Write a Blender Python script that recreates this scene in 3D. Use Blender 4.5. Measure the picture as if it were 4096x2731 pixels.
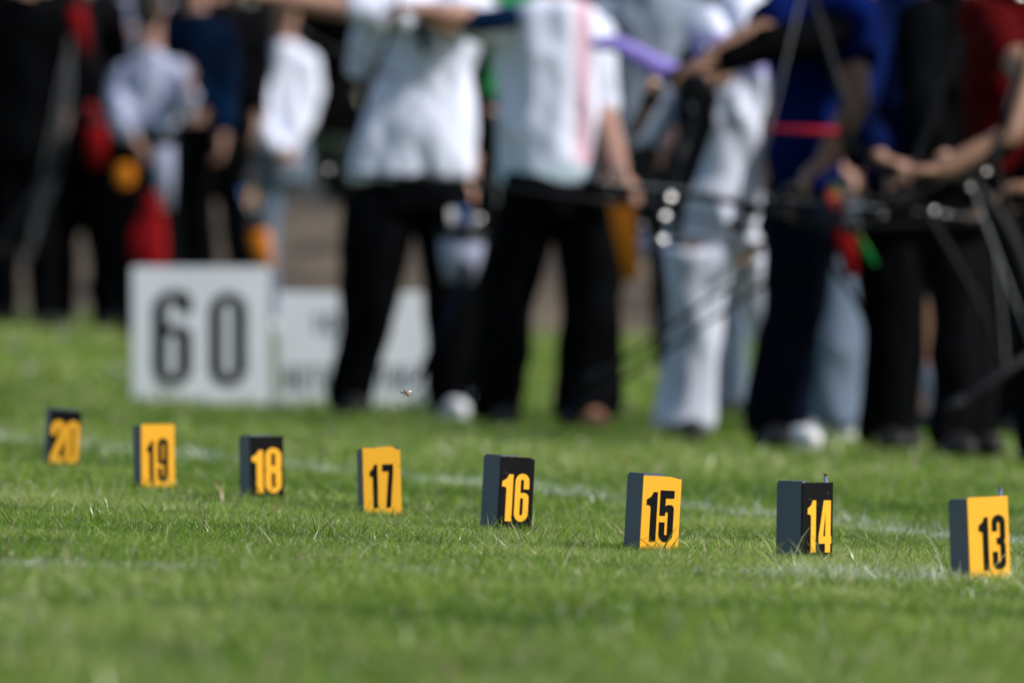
import bpy, bmesh, math, random
import numpy as np
from mathutils import Vector, Matrix, noise

# ------------------------------------------------------------------ clear
for o in list(bpy.data.objects):
    bpy.data.objects.remove(o)
C = bpy.context.scene.collection
R = math.radians

# ------------------------------------------------------------------ camera (300 mm lens, low over the lawn)
FPX = 34133.0            # focal length in photo pixels (photo is 4096 wide)
CAMZ = 0.32
HOR = 1312.0             # eye level row of the photo
SLOPE = 0.036            # the lawn falls gently towards the right
cd = bpy.data.cameras.new("camera"); cam = bpy.data.objects.new("camera", cd); C.objects.link(cam)
cd.sensor_width = 36; cd.lens = 300
cam.location = (0, 0, CAMZ); cam.rotation_euler = (R(90), 0, 0)
cd.shift_y = -(1365.5 - HOR) / 4096
cd.clip_start = 0.5; cd.clip_end = 3000
cd.dof.use_dof = True; cd.dof.focus_distance = 13.25; cd.dof.aperture_fstop = 5.6
bpy.context.scene.camera = cam

# ------------------------------------------------------------------ sky and sun
SUN = Vector((0.74, -0.26, 0.66)).normalized()
elev = math.asin(SUN.z); azim = math.atan2(SUN.x, SUN.y)
w = bpy.data.worlds.new("World"); bpy.context.scene.world = w; w.use_nodes = True
nt = w.node_tree; nt.nodes.clear()
sk = nt.nodes.new("ShaderNodeTexSky"); sk.sky_type = 'NISHITA'; sk.sun_disc = False
sk.sun_elevation = elev; sk.sun_rotation = azim; sk.air_density = 1.0; sk.dust_density = 1.5
bg = nt.nodes.new("ShaderNodeBackground"); bg.inputs[1].default_value = 0.11
wo = nt.nodes.new("ShaderNodeOutputWorld")
nt.links.new(sk.outputs[0], bg.inputs[0]); nt.links.new(bg.outputs[0], wo.inputs[0])
sd = bpy.data.lights.new("sun", 'SUN'); sun = bpy.data.objects.new("sun", sd); C.objects.link(sun)
sd.energy = 3.6; sd.angle = R(0.5); sd.color = (1.0, 0.965, 0.92)
sun.rotation_euler = SUN.to_track_quat('Z', 'Y').to_euler()
sc = bpy.context.scene
sc.view_settings.view_transform = 'Standard'; sc.view_settings.look = 'None'
sc.view_settings.exposure = 0.34; sc.view_settings.gamma = 1
sc.view_settings.use_curve_mapping = False
sc.render.engine = 'CYCLES'
sc.cycles.max_bounces = 6; sc.cycles.transparent_max_bounces = 6
sc.cycles.use_denoising = True

# ------------------------------------------------------------------ helpers
def P(u, v, D, dy=0.0):
    """photo pixel at real distance D -> point of the place"""
    d = D + dy
    return Vector(((u - 2048) / FPX * D, d, CAMZ - (v - HOR) / FPX * D))

def lin(c):
    return tuple(((x / 255) / 12.92 if x / 255 <= 0.04045 else ((x / 255 + 0.055) / 1.055) ** 2.4) for x in c)

def smooth(a, b, x):
    t = min(1, max(0, (x - a) / (b - a))); return t * t * (3 - 2 * t)

def ground_z(x, y):
    """top of the turf"""
    z = -SLOPE * max(-14, min(14, x))
    z += 0.27 * smooth(33, 46, y)
    z += 0.010 * math.sin(x * 1.7 + y * 0.6) * smooth(15, 22, y)
    wob = 0.12 * math.sin(x * 0.55 + 1.0) + 0.06 * math.sin(x * 1.9)
    z += (0.82 + wob) * smooth(49.5 + wob * 3, 56, y)
    return z

def tag(o, label=None, cat=None, group=None, kind=None):
    if label: o['label'] = label
    if cat: o['category'] = cat
    if group: o['group'] = group
    if kind: o['kind'] = kind
    return o

def empty(name, loc, label, cat, group=None):
    o = bpy.data.objects.new(name, None); o.location = loc; C.objects.link(o)
    o.empty_display_size = 0.1
    return tag(o, label, cat, group)

def link(name, me, mat=None, parent=None, smooth_sh=True):
    o = bpy.data.objects.new(name, me); C.objects.link(o)
    if mat: me.materials.clear(); me.materials.append(mat)
    if parent: o.parent = parent
    if smooth_sh:
        me.polygons.foreach_set("use_smooth", [True] * len(me.polygons))
    return o

def obj(name, bm, mat, parent=None, smooth_sh=True, off=None):
    if off is not None:
        bmesh.ops.translate(bm, verts=bm.verts, vec=-Vector(off))
    me = bpy.data.meshes.new(name); bm.to_mesh(me); bm.free()
    return link(name, me, mat, parent, smooth_sh)

# ------------------------------------------------------------------ materials
def mat(name, col, rough=0.8, var=0.12, vscale=6.0, bump=0.0, bscale=40.0, spec=0.3, sheen=0.0, metal=0.0, col2=None):
    m = bpy.data.materials.new(name); m.use_nodes = True
    n = m.node_tree; b = n.nodes["Principled BSDF"]
    b.inputs["Roughness"].default_value = rough
    b.inputs["Specular IOR Level"].default_value = spec
    b.inputs["Metallic"].default_value = metal
    if sheen: b.inputs["Sheen Weight"].default_value = sheen
    tc = n.nodes.new("ShaderNodeTexCoord")
    ns = n.nodes.new("ShaderNodeTexNoise"); ns.inputs["Scale"].default_value = vscale; ns.inputs["Detail"].default_value = 5
    n.links.new(tc.outputs["Object"], ns.inputs["Vector"])
    cr = n.nodes.new("ShaderNodeValToRGB")
    c2 = col2 or tuple(min(1, x * (1 + var)) for x in col); c1 = tuple(x * (1 - var) for x in col)
    cr.color_ramp.elements[0].position = 0.35; cr.color_ramp.elements[1].position = 0.65
    cr.color_ramp.elements[0].color = (*c1, 1); cr.color_ramp.elements[1].color = (*c2, 1)
    n.links.new(ns.outputs["Fac"], cr.inputs[0]); n.links.new(cr.outputs[0], b.inputs["Base Color"])
    if bump:
        nb = n.nodes.new("ShaderNodeTexNoise"); nb.inputs["Scale"].default_value = bscale; nb.inputs["Detail"].default_value = 4
        n.links.new(tc.outputs["Object"], nb.inputs["Vector"])
        bp = n.nodes.new("ShaderNodeBump"); bp.inputs["Strength"].default_value = bump; bp.inputs["Distance"].default_value = 0.01
        n.links.new(nb.outputs["Fac"], bp.inputs["Height"]); n.links.new(bp.outputs[0], b.inputs["Normal"])
    return m

def cloth(name, col, **k):
    return mat(name, col, rough=0.9, var=k.pop('var', 0.1), vscale=5, bump=0.5, bscale=18, spec=k.pop('spec', 0.12), **k)

M = {}
M['skin'] = mat('skin', (0.34, 0.19, 0.14), 0.55, 0.08, 20, 0.1, 80)
M['skin_tan'] = mat('skin_tan', (0.22, 0.12, 0.075), 0.55, 0.08, 20, 0.1, 80)
M['white'] = cloth('white_cloth', (0.68, 0.72, 0.85), var=0.04)
M['offwhite'] = cloth('pale_grey_cloth', (0.34, 0.37, 0.50), var=0.08)
M['black'] = cloth('black_cloth', (0.0022, 0.0025, 0.003), var=0.3, spec=0.02)
M['black2'] = cloth('faded_black_cloth', (0.004, 0.004, 0.005), var=0.3, spec=0.03)
M['navy'] = cloth('navy_cloth', (0.002, 0.004, 0.010), var=0.3, spec=0.03)
M['blue'] = cloth('royal_blue_cloth', (0.0015, 0.007, 0.062), var=0.6, spec=0.03)
M['deepblue'] = cloth('deep_blue_cloth', (0.0012, 0.005, 0.034), var=0.8, spec=0.03)
M['midblue'] = cloth('mid_blue_cloth', (0.0008, 0.007, 0.024), var=0.6, spec=0.03)
M['grey'] = cloth('grey_cloth', (0.22, 0.26, 0.33), var=0.08)
M['trgrey'] = cloth('light_blue_grey_cloth', (0.54, 0.58, 0.68), var=0.08)
M['trslate'] = cloth('slate_grey_cloth', (0.12, 0.16, 0.22), var=0.1)
M['green'] = cloth('green_cloth', (0.012, 0.22, 0.05), var=0.15)
M['red'] = cloth('red_cloth', (0.22, 0.003, 0.005), var=0.3)
M['dkred'] = cloth('dark_red_cloth', (0.055, 0.0015, 0.002), var=0.3, spec=0.04)
M['orange'] = cloth('orange_cloth', (0.55, 0.17, 0.010), var=0.2)
M['hair_dark'] = mat('dark_hair', (0.02, 0.014, 0.01), 0.5, 0.3, 40, 0.6, 120)
M['hair_brown'] = mat('brown_hair', (0.07, 0.04, 0.02), 0.5, 0.3, 40, 0.6, 120)
M['shoe_white'] = mat('white_leather', (0.72, 0.73, 0.75), 0.45, 0.05, 20, 0.2, 60)
M['shoe_dark'] = mat('dark_leather', (0.02, 0.018, 0.017), 0.5, 0.2, 20, 0.2, 60)
M['shoe_tan'] = mat('tan_leather', (0.50, 0.24, 0.13), 0.5, 0.1, 20, 0.2, 60)
M['eye'] = mat('eye_white', (0.75, 0.73, 0.70), 0.2, 0.05)
M['carbon'] = mat('black_carbon', (0.006, 0.006, 0.007), 0.45, 0.2, 30, spec=0.25)
M['steel'] = mat('steel', (0.75, 0.75, 0.76), 0.18, 0.1, 40, metal=1.0)
M['rust'] = mat('rusty_steel', (0.20, 0.13, 0.10), 0.45, 0.5, 300, metal=0.7)
M['purple'] = mat('purple_lacquer', (0.32, 0.24, 0.72), 0.35, 0.15, 30, spec=0.6)
M['bluelac'] = mat('blue_lacquer', (0.01, 0.05, 0.22), 0.35, 0.15, 30, spec=0.6)
M['redlac'] = mat('red_lacquer', (0.55, 0.01, 0.03), 0.35, 0.15, 30, spec=0.6)
M['greylac'] = mat('grey_lacquer', (0.07, 0.07, 0.08), 0.35, 0.15, 30, spec=0.6)
M['fl_red'] = mat('red_vane', (0.85, 0.06, 0.06), 0.5)
M['fl_green'] = mat('green_vane', (0.25, 0.50, 0.06), 0.5)
M['fl_orange'] = mat('orange_vane', (0.85, 0.30, 0.03), 0.5)
M['fl_white'] = mat('white_vane', (0.85, 0.85, 0.88), 0.5)
M['fl_yellow'] = mat('yellow_vane', (0.80, 0.55, 0.05), 0.5)
M['fl_blue'] = mat('blue_vane', (0.03, 0.2, 0.6), 0.5)
M['fl_pink'] = mat('pink_vane', (0.75, 0.03, 0.25), 0.5)
M['glint'] = mat('polished_steel', (0.9, 0.9, 0.9), 0.33, 0.05, 60, 0.3, 300, metal=1.0)
M['string'] = mat('bow_string', (0.5, 0.5, 0.52), 0.5)

# ------------------------------------------------------------------ shapes
def tube(bm, pts, rad, seg=10, flat=1.0, cap=True, up=None):
    pts = [Vector(p) for p in pts]; n = len(pts)
    if cap:      # rounded ends
        a = (pts[0] - pts[1]).normalized(); b = (pts[-1] - pts[-2]).normalized()
        pts = [pts[0] + a * rad[0] * 0.8, pts[0] + a * rad[0] * 0.5] + pts + [pts[-1] + b * rad[-1] * 0.5, pts[-1] + b * rad[-1] * 0.8]
        rad = [rad[0] * 0.35, rad[0] * 0.8] + list(rad) + [rad[-1] * 0.8, rad[-1] * 0.35]
        n += 4
    rings = []; prev = None
    for i in range(n):
        t = (pts[min(i + 1, n - 1)] - pts[max(i - 1, 0)]).normalized()
        if prev is None:
            ref = Vector(up) if up else (Vector((0, 1, 0)) if abs(t.y) < 0.8 else Vector((1, 0, 0)))
            nx = (ref - t * ref.dot(t)).normalized()
        else:
            nx = (prev - t * prev.dot(t)).normalized()
        prev = nx; ny = t.cross(nx)
        rings.append([bm.verts.new(pts[i] + nx * math.cos(k * 2 * math.pi / seg) * rad[i] * flat + ny * math.sin(k * 2 * math.pi / seg) * rad[i]) for k in range(seg)])
    for a, b in zip(rings, rings[1:]):
        for k in range(seg):
            bm.faces.new((a[k], a[(k + 1) % seg], b[(k + 1) % seg], b[k]))
    bm.faces.new(rings[0][::-1]); bm.faces.new(rings[-1])

def stack(bm, rows, seg=20):
    """rows: (centre, half width along x, half depth along y), bottom to top"""
    rings = []
    for c, a, b in rows:
        rings.append([bm.verts.new((c.x + a * math.cos(k * 2 * math.pi / seg), c.y + b * math.sin(k * 2 * math.pi / seg), c.z)) for k in range(seg)])
    for r0, r1 in zip(rings, rings[1:]):
        for k in range(seg):
            bm.faces.new((r0[k], r0[(k + 1) % seg], r1[(k + 1) % seg], r1[k]))
    bm.faces.new(rings[0][::-1]); bm.faces.new(rings[-1])

def ball(bm, c, rx, ry=None, rz=None, sub=2, rot=None):
    mt = Matrix.Translation(Vector(c))
    if rot is not None: mt = mt @ rot
    mt = mt @ Matrix.Diagonal((rx, ry or rx, rz or rx, 1))
    bmesh.ops.create_icosphere(bm, subdivisions=sub, radius=1, matrix=mt)

def box(bm, x0, x1, y0, y1, z0, z1, bev=0.0, mt=None):
    vs = [bm.verts.new(v) for v in ((x0, y0, z0), (x1, y0, z0), (x1, y1, z0), (x0, y1, z0), (x0, y0, z1), (x1, y0, z1), (x1, y1, z1), (x0, y1, z1))]
    fs = [bm.faces.new([vs[i] for i in f]) for f in ((3, 2, 1, 0), (4, 5, 6, 7), (0, 1, 5, 4), (1, 2, 6, 5), (2, 3, 7, 6), (3, 0, 4, 7))]
    if bev:
        es = list({e for f in fs for e in f.edges})
        bmesh.ops.bevel(bm, geom=es, offset=bev, segments=2, affect='EDGES')

def melt(bm, voxel, smoothing=3, wrinkle=0.0, wscale=6.0, seed=0, gather=0.0):
    """join overlapping volumes into one continuous skin"""
    me = bpy.data.meshes.new("melt"); bm.to_mesh(me); bm.free()
    o = bpy.data.objects.new("melt", me); C.objects.link(o)
    r = o.modifiers.new("r", 'REMESH'); r.mode = 'VOXEL'; r.voxel_size = voxel
    s = o.modifiers.new("s", 'SMOOTH'); s.iterations = smoothing; s.factor = 0.5
    dg = bpy.context.evaluated_depsgraph_get(); dg.update()
    out = bpy.data.meshes.new_from_object(o.evaluated_get(dg))
    bpy.data.objects.remove(o); bpy.data.meshes.remove(me)
    if wrinkle:
        n = len(out.vertices)
        co = np.empty(n * 3, dtype=np.float32); out.vertices.foreach_get("co", co)
        no = np.empty(n * 3, dtype=np.float32); out.vertices.foreach_get("normal", no)
        co = co.reshape(-1, 3); no = no.reshape(-1, 3)
        d = np.empty(n, dtype=np.float32)
        for i in range(n):
            p = Vector((co[i, 0] * wscale * 1.2 + seed, co[i, 1] * wscale + seed, co[i, 2] * wscale * 0.55 + co[i, 0] * gather))
            q = 1 - abs(noise.noise(p)) * 2.2
            d[i] = q * wrinkle + noise.noise(p * 2.7) * wrinkle * 0.4
        co += no * d[:, None]
        out.vertices.foreach_set("co", co.ravel()); out.update()
    return out

# ------------------------------------------------------------------ people
rng = random.Random(7)

def hand(bm, wrist, direction, curl=0.5, side=1, k=1.0):
    d = Vector(direction).normalized()
    up = Vector((0, 0, 1)) if abs(d.z) < 0.8 else Vector((1, 0, 0))
    s = d.cross(up).normalized() * side; nrm = s.cross(d).normalized()
    pc = wrist + d * 0.05 * k
    rot = Matrix((s, d, nrm)).transposed().to_4x4()
    ball(bm, pc, 0.041 * k, 0.052 * k, 0.019 * k, 2, rot)
    for i, (off, ln) in enumerate(((-0.031, 0.070), (-0.010, 0.080), (0.011, 0.075), (0.031, 0.058))):
        a = wrist + d * 0.085 * k + s * off * k
        c1 = R(35 * curl + 4 * i); c2 = R(85 * curl + 6 * i)
        b = a + (d * math.cos(c1) - nrm * math.sin(c1)) * ln * 0.5 * k
        e = b + (d * math.cos(c2) - nrm * math.sin(c2)) * ln * 0.5 * k
        tube(bm, [a - d * 0.02, a, b, e], [0.0095 * k] * 2 + [0.009 * k, 0.0075 * k], 8)
    t0 = wrist + d * 0.03 * k - s * 0.035 * k
    t1 = t0 + (d * 0.6 - s * 0.7).normalized() * 0.035 * k
    tube(bm, [t0, t1, t1 + (d * 0.9 - nrm * 0.4).normalized() * 0.03 * k], [0.013 * k, 0.011 * k, 0.009 * k], 8)

def head(bm, c, yaw, k=1.0):
    f = Vector((math.sin(yaw), -math.cos(yaw), 0)); s = Vector((math.cos(yaw), math.sin(yaw), 0)); z = Vector((0, 0, 1))
    rot = Matrix((s, f, z)).transposed().to_4x4()
    ball(bm, c + z * 0.03, 0.077 * k, 0.098 * k, 0.095 * k, 3, rot)
    ball(bm, c + f * 0.025 - z * 0.045, 0.058 * k, 0.068 * k, 0.072 * k, 3, rot)
    ball(bm, c + f * 0.075 - z * 0.092, 0.022, 0.02, 0.018, 2, rot)
    tube(bm, [c + f * 0.088 + z * 0.012, c + f * 0.112 - z * 0.028], [0.008, 0.014], 8)
    ball(bm, c + f * 0.088 - z * 0.058, 0.025, 0.012, 0.008, 2, rot)
    for q in (-1, 1):
        ball(bm, c + s * 0.078 * q - z * 0.01, 0.010, 0.018, 0.030, 2, rot)
        ball(bm, c + f * 0.075 + s * 0.032 * q + z * 0.028, 0.022, 0.012, 0.008, 2, rot)

def person(label, group, D, torso, legs, arms=(), shirt='white', pants='black', shoes='shoe_dark', skin='skin',
           hair='hair_dark', sleeve=0.5, yaw=0.0, hips=None, extra=None, depth=0.62, shoe_dirs=None, seed=1, hemw=0.010, headdx=0.0, guards=()):
    """torso: rows (uL, uR, v) hem->shoulders; legs: chains (u, v, half width px, dy) hip->ankle;
       arms: chains (u, v, radius px, dy) shoulder->wrist, last entry = direction of the hand"""
    ppm = FPX / D
    L = legs[0][-1]; Lb = legs[1][-1]
    base = (P(L[0], L[1], D, L[3]) + P(Lb[0], Lb[1], D, Lb[3])) / 2
    base.z = ground_z(base.x, base.y) - 0.02
    root = empty('person', base, label, 'person', group)
    off = base
    # ---- shirt
    rows = []
    for (a, b, v) in torso:
        c = P((a + b) / 2, v, D); hw = (b - a) / 2 / ppm
        rows.append((c, hw, max(0.115, min(0.19, hw * depth))))
    top = rows[-1][0]
    # ---- body
    bm = bmesh.new()
    inner = [(c, a * 0.80, b * 0.80) for c, a, b in rows]
    if len(inner) > 1:
        inner = [(inner[0][0] - Vector((0, 0, 0.10)), inner[0][1], inner[0][2])] + inner
    inner.append((top + Vector((0, 0, 0.03)), inner[-1][1] * 0.55, inner[-1][2] * 0.6))
    stack(bm, inner)
    neck = top + Vector((headdx * 0.5, -0.005, 0.0)); hc = top + Vector((headdx, -0.02, 0.235))
    tube(bm, [neck - Vector((0, 0, 0.05)), neck + Vector((0, 0, 0.06)), hc - Vector((0, 0, 0.04))], [0.072, 0.058, 0.055], 12)
    head(bm, hc, yaw)
    for ch in legs:
        pts = [P(u, v, D, dy) for (u, v, r, dy) in ch]
        rr = [max(0.038, min(0.085, r / ppm * 0.68)) for (u, v, r, dy) in ch]
        tube(bm, pts, rr, 12)
        ft = pts[-1]; fz = Vector((ft.x, ft.y, ground_z(ft.x, ft.y) + 0.02))
        tube(bm, [ft, fz + Vector((0, 0, 0.02))], [0.036, 0.034], 10); ball(bm, fz + Vector((0, -0.01, 0)), 0.032, 0.05, 0.018)
    for ch in arms:
        pts = [P(u, v, D, dy) for (u, v, r, dy) in ch[:-1]]
        rr = [max(0.024, min(0.052, r / ppm)) for (u, v, r, dy) in ch[:-1]]
        pts2 = [pts[0]]; rr2 = [rr[0]]
        for i in range(1, len(pts)):
            pts2 += [(pts[i - 1] + pts[i]) / 2, pts[i]]; rr2 += [(rr[i - 1] + rr[i]) / 2 * 1.04, rr[i]]
        tube(bm, pts2, rr2, 12)
        hand(bm, pts[-1], ch[-1], 0.7)
    me = melt(bm, 0.0085, 2)
    me.transform(Matrix.Translation(-off))
    body = link('body', me, M[skin], root)
    # ---- eyes and hair
    f = Vector((math.sin(yaw), -math.cos(yaw), 0)); s = Vector((math.cos(yaw), math.sin(yaw), 0))
    for q in (-1, 1):
        b2 = bmesh.new(); ball(b2, hc + f * 0.083 + s * 0.031 * q + Vector((0, 0, 0.012)), 0.012); obj('eye', b2, M['eye'], root, off=off)
    bm = bmesh.new()
    rot = Matrix((s, f, Vector((0, 0, 1)))).transposed().to_4x4()
    ball(bm, hc - f * 0.018 + Vector((0, 0, 0.05)), 0.088, 0.100, 0.088, 3, rot)
    ball(bm, hc - f * 0.05 - Vector((0, 0, 0.02)), 0.076, 0.062, 0.085, 3, rot)
    me = melt(bm, 0.012, 2, 0.006, 40, seed); me.transform(Matrix.Translation(-off)); link('hair', me, M[hair], root)
    # ---- shirt
    bm = bmesh.new()
    rr = [(rows[0][0], rows[0][1], rows[0][2])] + rows[1:]
    rr.append((top + Vector((0, 0, 0.02)), rows[-1][1] * 0.62, rows[-1][2] * 0.7))
    stack(bm, rr)
    for ch in arms:
        pts = [P(u, v, D, dy) for (u, v, r, dy) in ch[:-1]]
        rad = [min(0.085, max(0.045, r / ppm * 1.35)) for (u, v, r, dy) in ch[:-1]]
        tot = sum((pts[i + 1] - pts[i]).length for i in range(len(pts) - 1)); lim = tot * sleeve
        pp = [pts[0]]; r2 = [rad[0]]; acc = 0
        for i in range(len(pts) - 1):
            sl = (pts[i + 1] - pts[i]).length
            if acc + sl >= lim:
                k = (lim - acc) / sl; pp.append(pts[i].lerp(pts[i + 1], k)); r2.append(rad[i] * (1 - k) + rad[i + 1] * k); break
            acc += sl; pp.append(pts[i + 1]); r2.append(rad[i + 1])
        if len(pp) > 1 and (pp[-1] - pp[0]).length > 0.03: tube(bm, pp, r2, 12)
    if extra:
        for ch in extra:
            tube(bm, [P(u, v, D, dy) for (u, v, r, dy) in ch], [r / ppm for (u, v, r, dy) in ch], 12, flat=0.6)
    me = melt(bm, 0.014, 2, hemw * 1.6, 7, seed, 3.0); me.transform(Matrix.Translation(-off)); link('shirt', me, M[shirt], root)
    for (gn, ch, gm) in guards:
        bm = bmesh.new(); tube(bm, [P(u, v, D, dy) for (u, v, r, dy) in ch], [r / ppm for (u, v, r, dy) in ch], 14)
        obj(gn, bm, M[gm], root, off=off)
    # ---- trousers
    bm = bmesh.new()
    if hips is None:
        a, b, v = torso[0]
        hips = [(a + 25, b - 25, v + 190), (a + 15, b - 15, v + 60), (a + 25, b - 25, v - 60)]
    stack(bm, [(P((a + b) / 2, v, D), (b - a) / 2 / ppm, max(0.11, min(0.16, (b - a) / 2 / ppm * 0.7))) for a, b, v in hips])
    for ch in legs:
        pl = [P(u, v, D, dy) for (u, v, r, dy) in ch]; e = pl[-1]; pl.append(Vector((e.x, e.y, min(e.z - 0.01, ground_z(e.x, e.y) + 0.035))))
        tube(bm, pl, [r / ppm for (u, v, r, dy) in ch] + [ch[-1][2] / ppm], 14, cap=False)
    me = melt(bm, 0.014, 2, 0.015, 6, seed + 5, 1.0); me.transform(Matrix.Translation(-off)); link('trousers', me, M[pants], root)
    # ---- shoes
    for i, ch in enumerate(legs):
        u, v, r, dy = ch[-1]
        ft = P(u, v, D, dy); gz = ground_z(ft.x, ft.y) - 0.02
        dr = Vector(shoe_dirs[i] if shoe_dirs else (0.3, -1, 0)).normalized()
        sd_ = Vector((-dr.y, dr.x, 0)); ro = Matrix((sd_, dr, Vector((0, 0, 1)))).transposed().to_4x4()
        bm = bmesh.new()
        q = Vector((ft.x, ft.y, gz + 0.045))
        ball(bm, q + dr * 0.07, 0.048, 0.115, 0.043, 3, ro); ball(bm, q - dr * 0.04, 0.042, 0.065, 0.055, 3, ro)
        tube(bm, [q - dr * 0.03, q - dr * 0.02 + Vector((0, 0, 0.07))], [0.045, 0.042], 12)
        mt = shoes[i] if isinstance(shoes, (list, tuple)) else shoes
        me = melt(bm, 0.012, 2); me.transform(Matrix.Translation(-off)); sh = link('shoe', me, M[mt], root)
        bm = bmesh.new()
        stack(bm, [(Vector((0, 0, 0)), 0.048, 0.15), (Vector((0, 0, 0.02)), 0.05, 0.152)])
        bmesh.ops.transform(bm, verts=bm.verts, matrix=Matrix.Translation(Vector((q.x, q.y, gz)) + dr * 0.035) @ ro)
        obj('sole', bm, M['shoe_white' if mt == 'shoe_white' else 'shoe_dark'], sh, off=off)
    return root

# ------------------------------------------------------------------ bows, quivers
def bow(label, D, riser, limb_a, limb_b, rod=None, limbmat='carbon', risermat='carbon', w=0.022, rodr=0.008, dy=0.0, group='archery bows', glints=()):
    G = lambda p: P(p[0], p[1], D, dy + (p[2] if len(p) > 2 else 0))
    base = G(riser[len(riser) // 2]); root = empty('bow', base, label, 'bow', group)
    bm = bmesh.new(); pr = [G(p) for p in riser]
    tube(bm, pr, [w * 0.8] + [w * 1.2] * (len(pr) - 2) + [w * 0.8], 10, flat=0.7)
    obj('riser', bm, M[risermat], root, off=base)
    H = (SUN + Vector((0, -1, 0))).normalized()
    for (u, v, k) in glints:      # small steel discs added and tilted to throw sun glints at the camera
        c = P(u, v, D, -0.62); ro = H.to_track_quat('Z', 'Y').to_matrix().to_4x4(); bm = bmesh.new()
        stack(bm, [(Vector((0, 0, -0.012)), 0.012 * k, 0.012 * k), (Vector((0, 0, -0.002)), 0.012 * k, 0.012 * k), (Vector((0, 0, 0)), 0.010 * k, 0.010 * k)], 14)
        bmesh.ops.transform(bm, verts=bm.verts, matrix=Matrix.Translation(c) @ ro); obj('glint_disc', bm, M['glint'], root, False, off=base)
    tips = []
    lms = limbmat if isinstance(limbmat, tuple) else (limbmat, limbmat)
    for lb, lm in zip((limb_a, limb_b), lms):
        if not lb: continue
        pts = [G(p) for p in lb]; n = len(pts)
        fine = []
        for i in range(n - 1):
            for k in range(4): fine.append(pts[i].lerp(pts[i + 1], k / 4))
        fine.append(pts[-1])
        for _ in range(2):
            fine = [fine[0]] + [(fine[i - 1] + fine[i] * 2 + fine[i + 1]) / 4 for i in range(1, len(fine) - 1)] + [fine[-1]]
        bm = bmesh.new(); m = len(fine)
        tube(bm, fine, [w * (1.0 - 0.55 * i / (m - 1)) for i in range(m)], 8, flat=0.35)
        obj('limb', bm, M[lm], root, off=base); tips.append(pts[-1])
    if len(tips) == 2:
        bm = bmesh.new(); tube(bm, tips, [0.0016, 0.0016], 6); obj('string', bm, M['string'], root, off=base)
    if rod:
        for r in (rod if isinstance(rod[0][0], (tuple, list)) else [rod]):
            a, b = G(r[0]), G(r[1]); bm = bmesh.new(); tube(bm, [a, b], [rodr, rodr * 0.8], 8)
            st = obj('stabilizer', bm, M['carbon'], root, off=base)
            bm = bmesh.new(); d = (b - a).normalized(); tube(bm, [b, b + d * 0.05], [0.017, 0.017], 12, cap=False)
            for q in (0.012, 0.03): tube(bm, [b + d * q, b + d * (q + 0.006)], [0.02, 0.02], 12, cap=False)
            obj('weight', bm, M['carbon'], st, off=base)
    return root

def quiver(label, D, top, bot, wpx, mt, vanes=(), dy=-0.2, ln=0.28, group='archery quivers'):
    ppm = FPX / D; a, b = P(*top, D, dy), P(*bot, D, dy); root = empty('quiver', b, label, 'quiver', group)
    d = (a - b).normalized(); r = wpx / ppm
    bm = bmesh.new(); tube(bm, [b, b.lerp(a, 0.5), a], [r * 0.6, r * 0.9, r], 14, flat=0.6, cap=False)
    obj('pouch', bm, M[mt], root, off=b)
    bm = bmesh.new(); tube(bm, [a - d * 0.03, a + d * 0.004], [r * 1.06, r * 1.08], 14, flat=0.62, cap=False); obj('rim', bm, M['carbon'], root, off=b)
    side = d.cross(Vector((0, 1, 0))).normalized()
    for i, vm in enumerate(vanes):
        k = (i - (len(vanes) - 1) / 2) / max(1, len(vanes)) * 1.5
        p0 = a.lerp(b, 0.4) + side * k * r * 0.6 + Vector((0, 0.006 * (i % 2) - 0.003, 0)); p1 = a + d * (ln * (0.7 + 0.3 * ((i * 37) % 10) / 10)) + side * k * r
        dd = (p1 - p0).normalized(); bm = bmesh.new(); tube(bm, [p0, p1], [0.003, 0.003], 6)
        ar = obj('arrow', bm, M['carbon'], root, off=b)
        bm = bmesh.new()
        for an in (0, 120, 240):
            nn = Matrix.Rotation(R(an + 20 * i), 3, dd) @ side
            vs = [p1 - dd * 0.10, p1 - dd * 0.07 + nn * 0.014, p1 - dd * 0.025 + nn * 0.015, p1 - dd * 0.018]
            th = dd.cross(nn) * 0.0007
            va = [bm.verts.new(x + th) for x in vs]; vb = [bm.verts.new(x - th) for x in vs]
            bm.faces.new(va); bm.faces.new(vb[::-1])
            for q in range(4): bm.faces.new((va[q], vb[q], vb[(q + 1) % 4], va[(q + 1) % 4]))
        obj('vane', bm, M[vm], ar, off=b)
    return root
# ------------------------------------------------------------------ ground
nr = np.random.default_rng(11)

def sheet(name, xs, ys, zf, m, kind='structure'):
    nx, ny = len(xs), len(ys)
    vs = [(x, y, zf(x, y)) for y in ys for x in xs]
    fs = [(j * nx + i, j * nx + i + 1, (j + 1) * nx + i + 1, (j + 1) * nx + i) for j in range(ny - 1) for i in range(nx - 1)]
    me = bpy.data.meshes.new(name); me.from_pydata(vs, [], fs); me.update()
    return tag(link(name, me, m), kind=kind)

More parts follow.
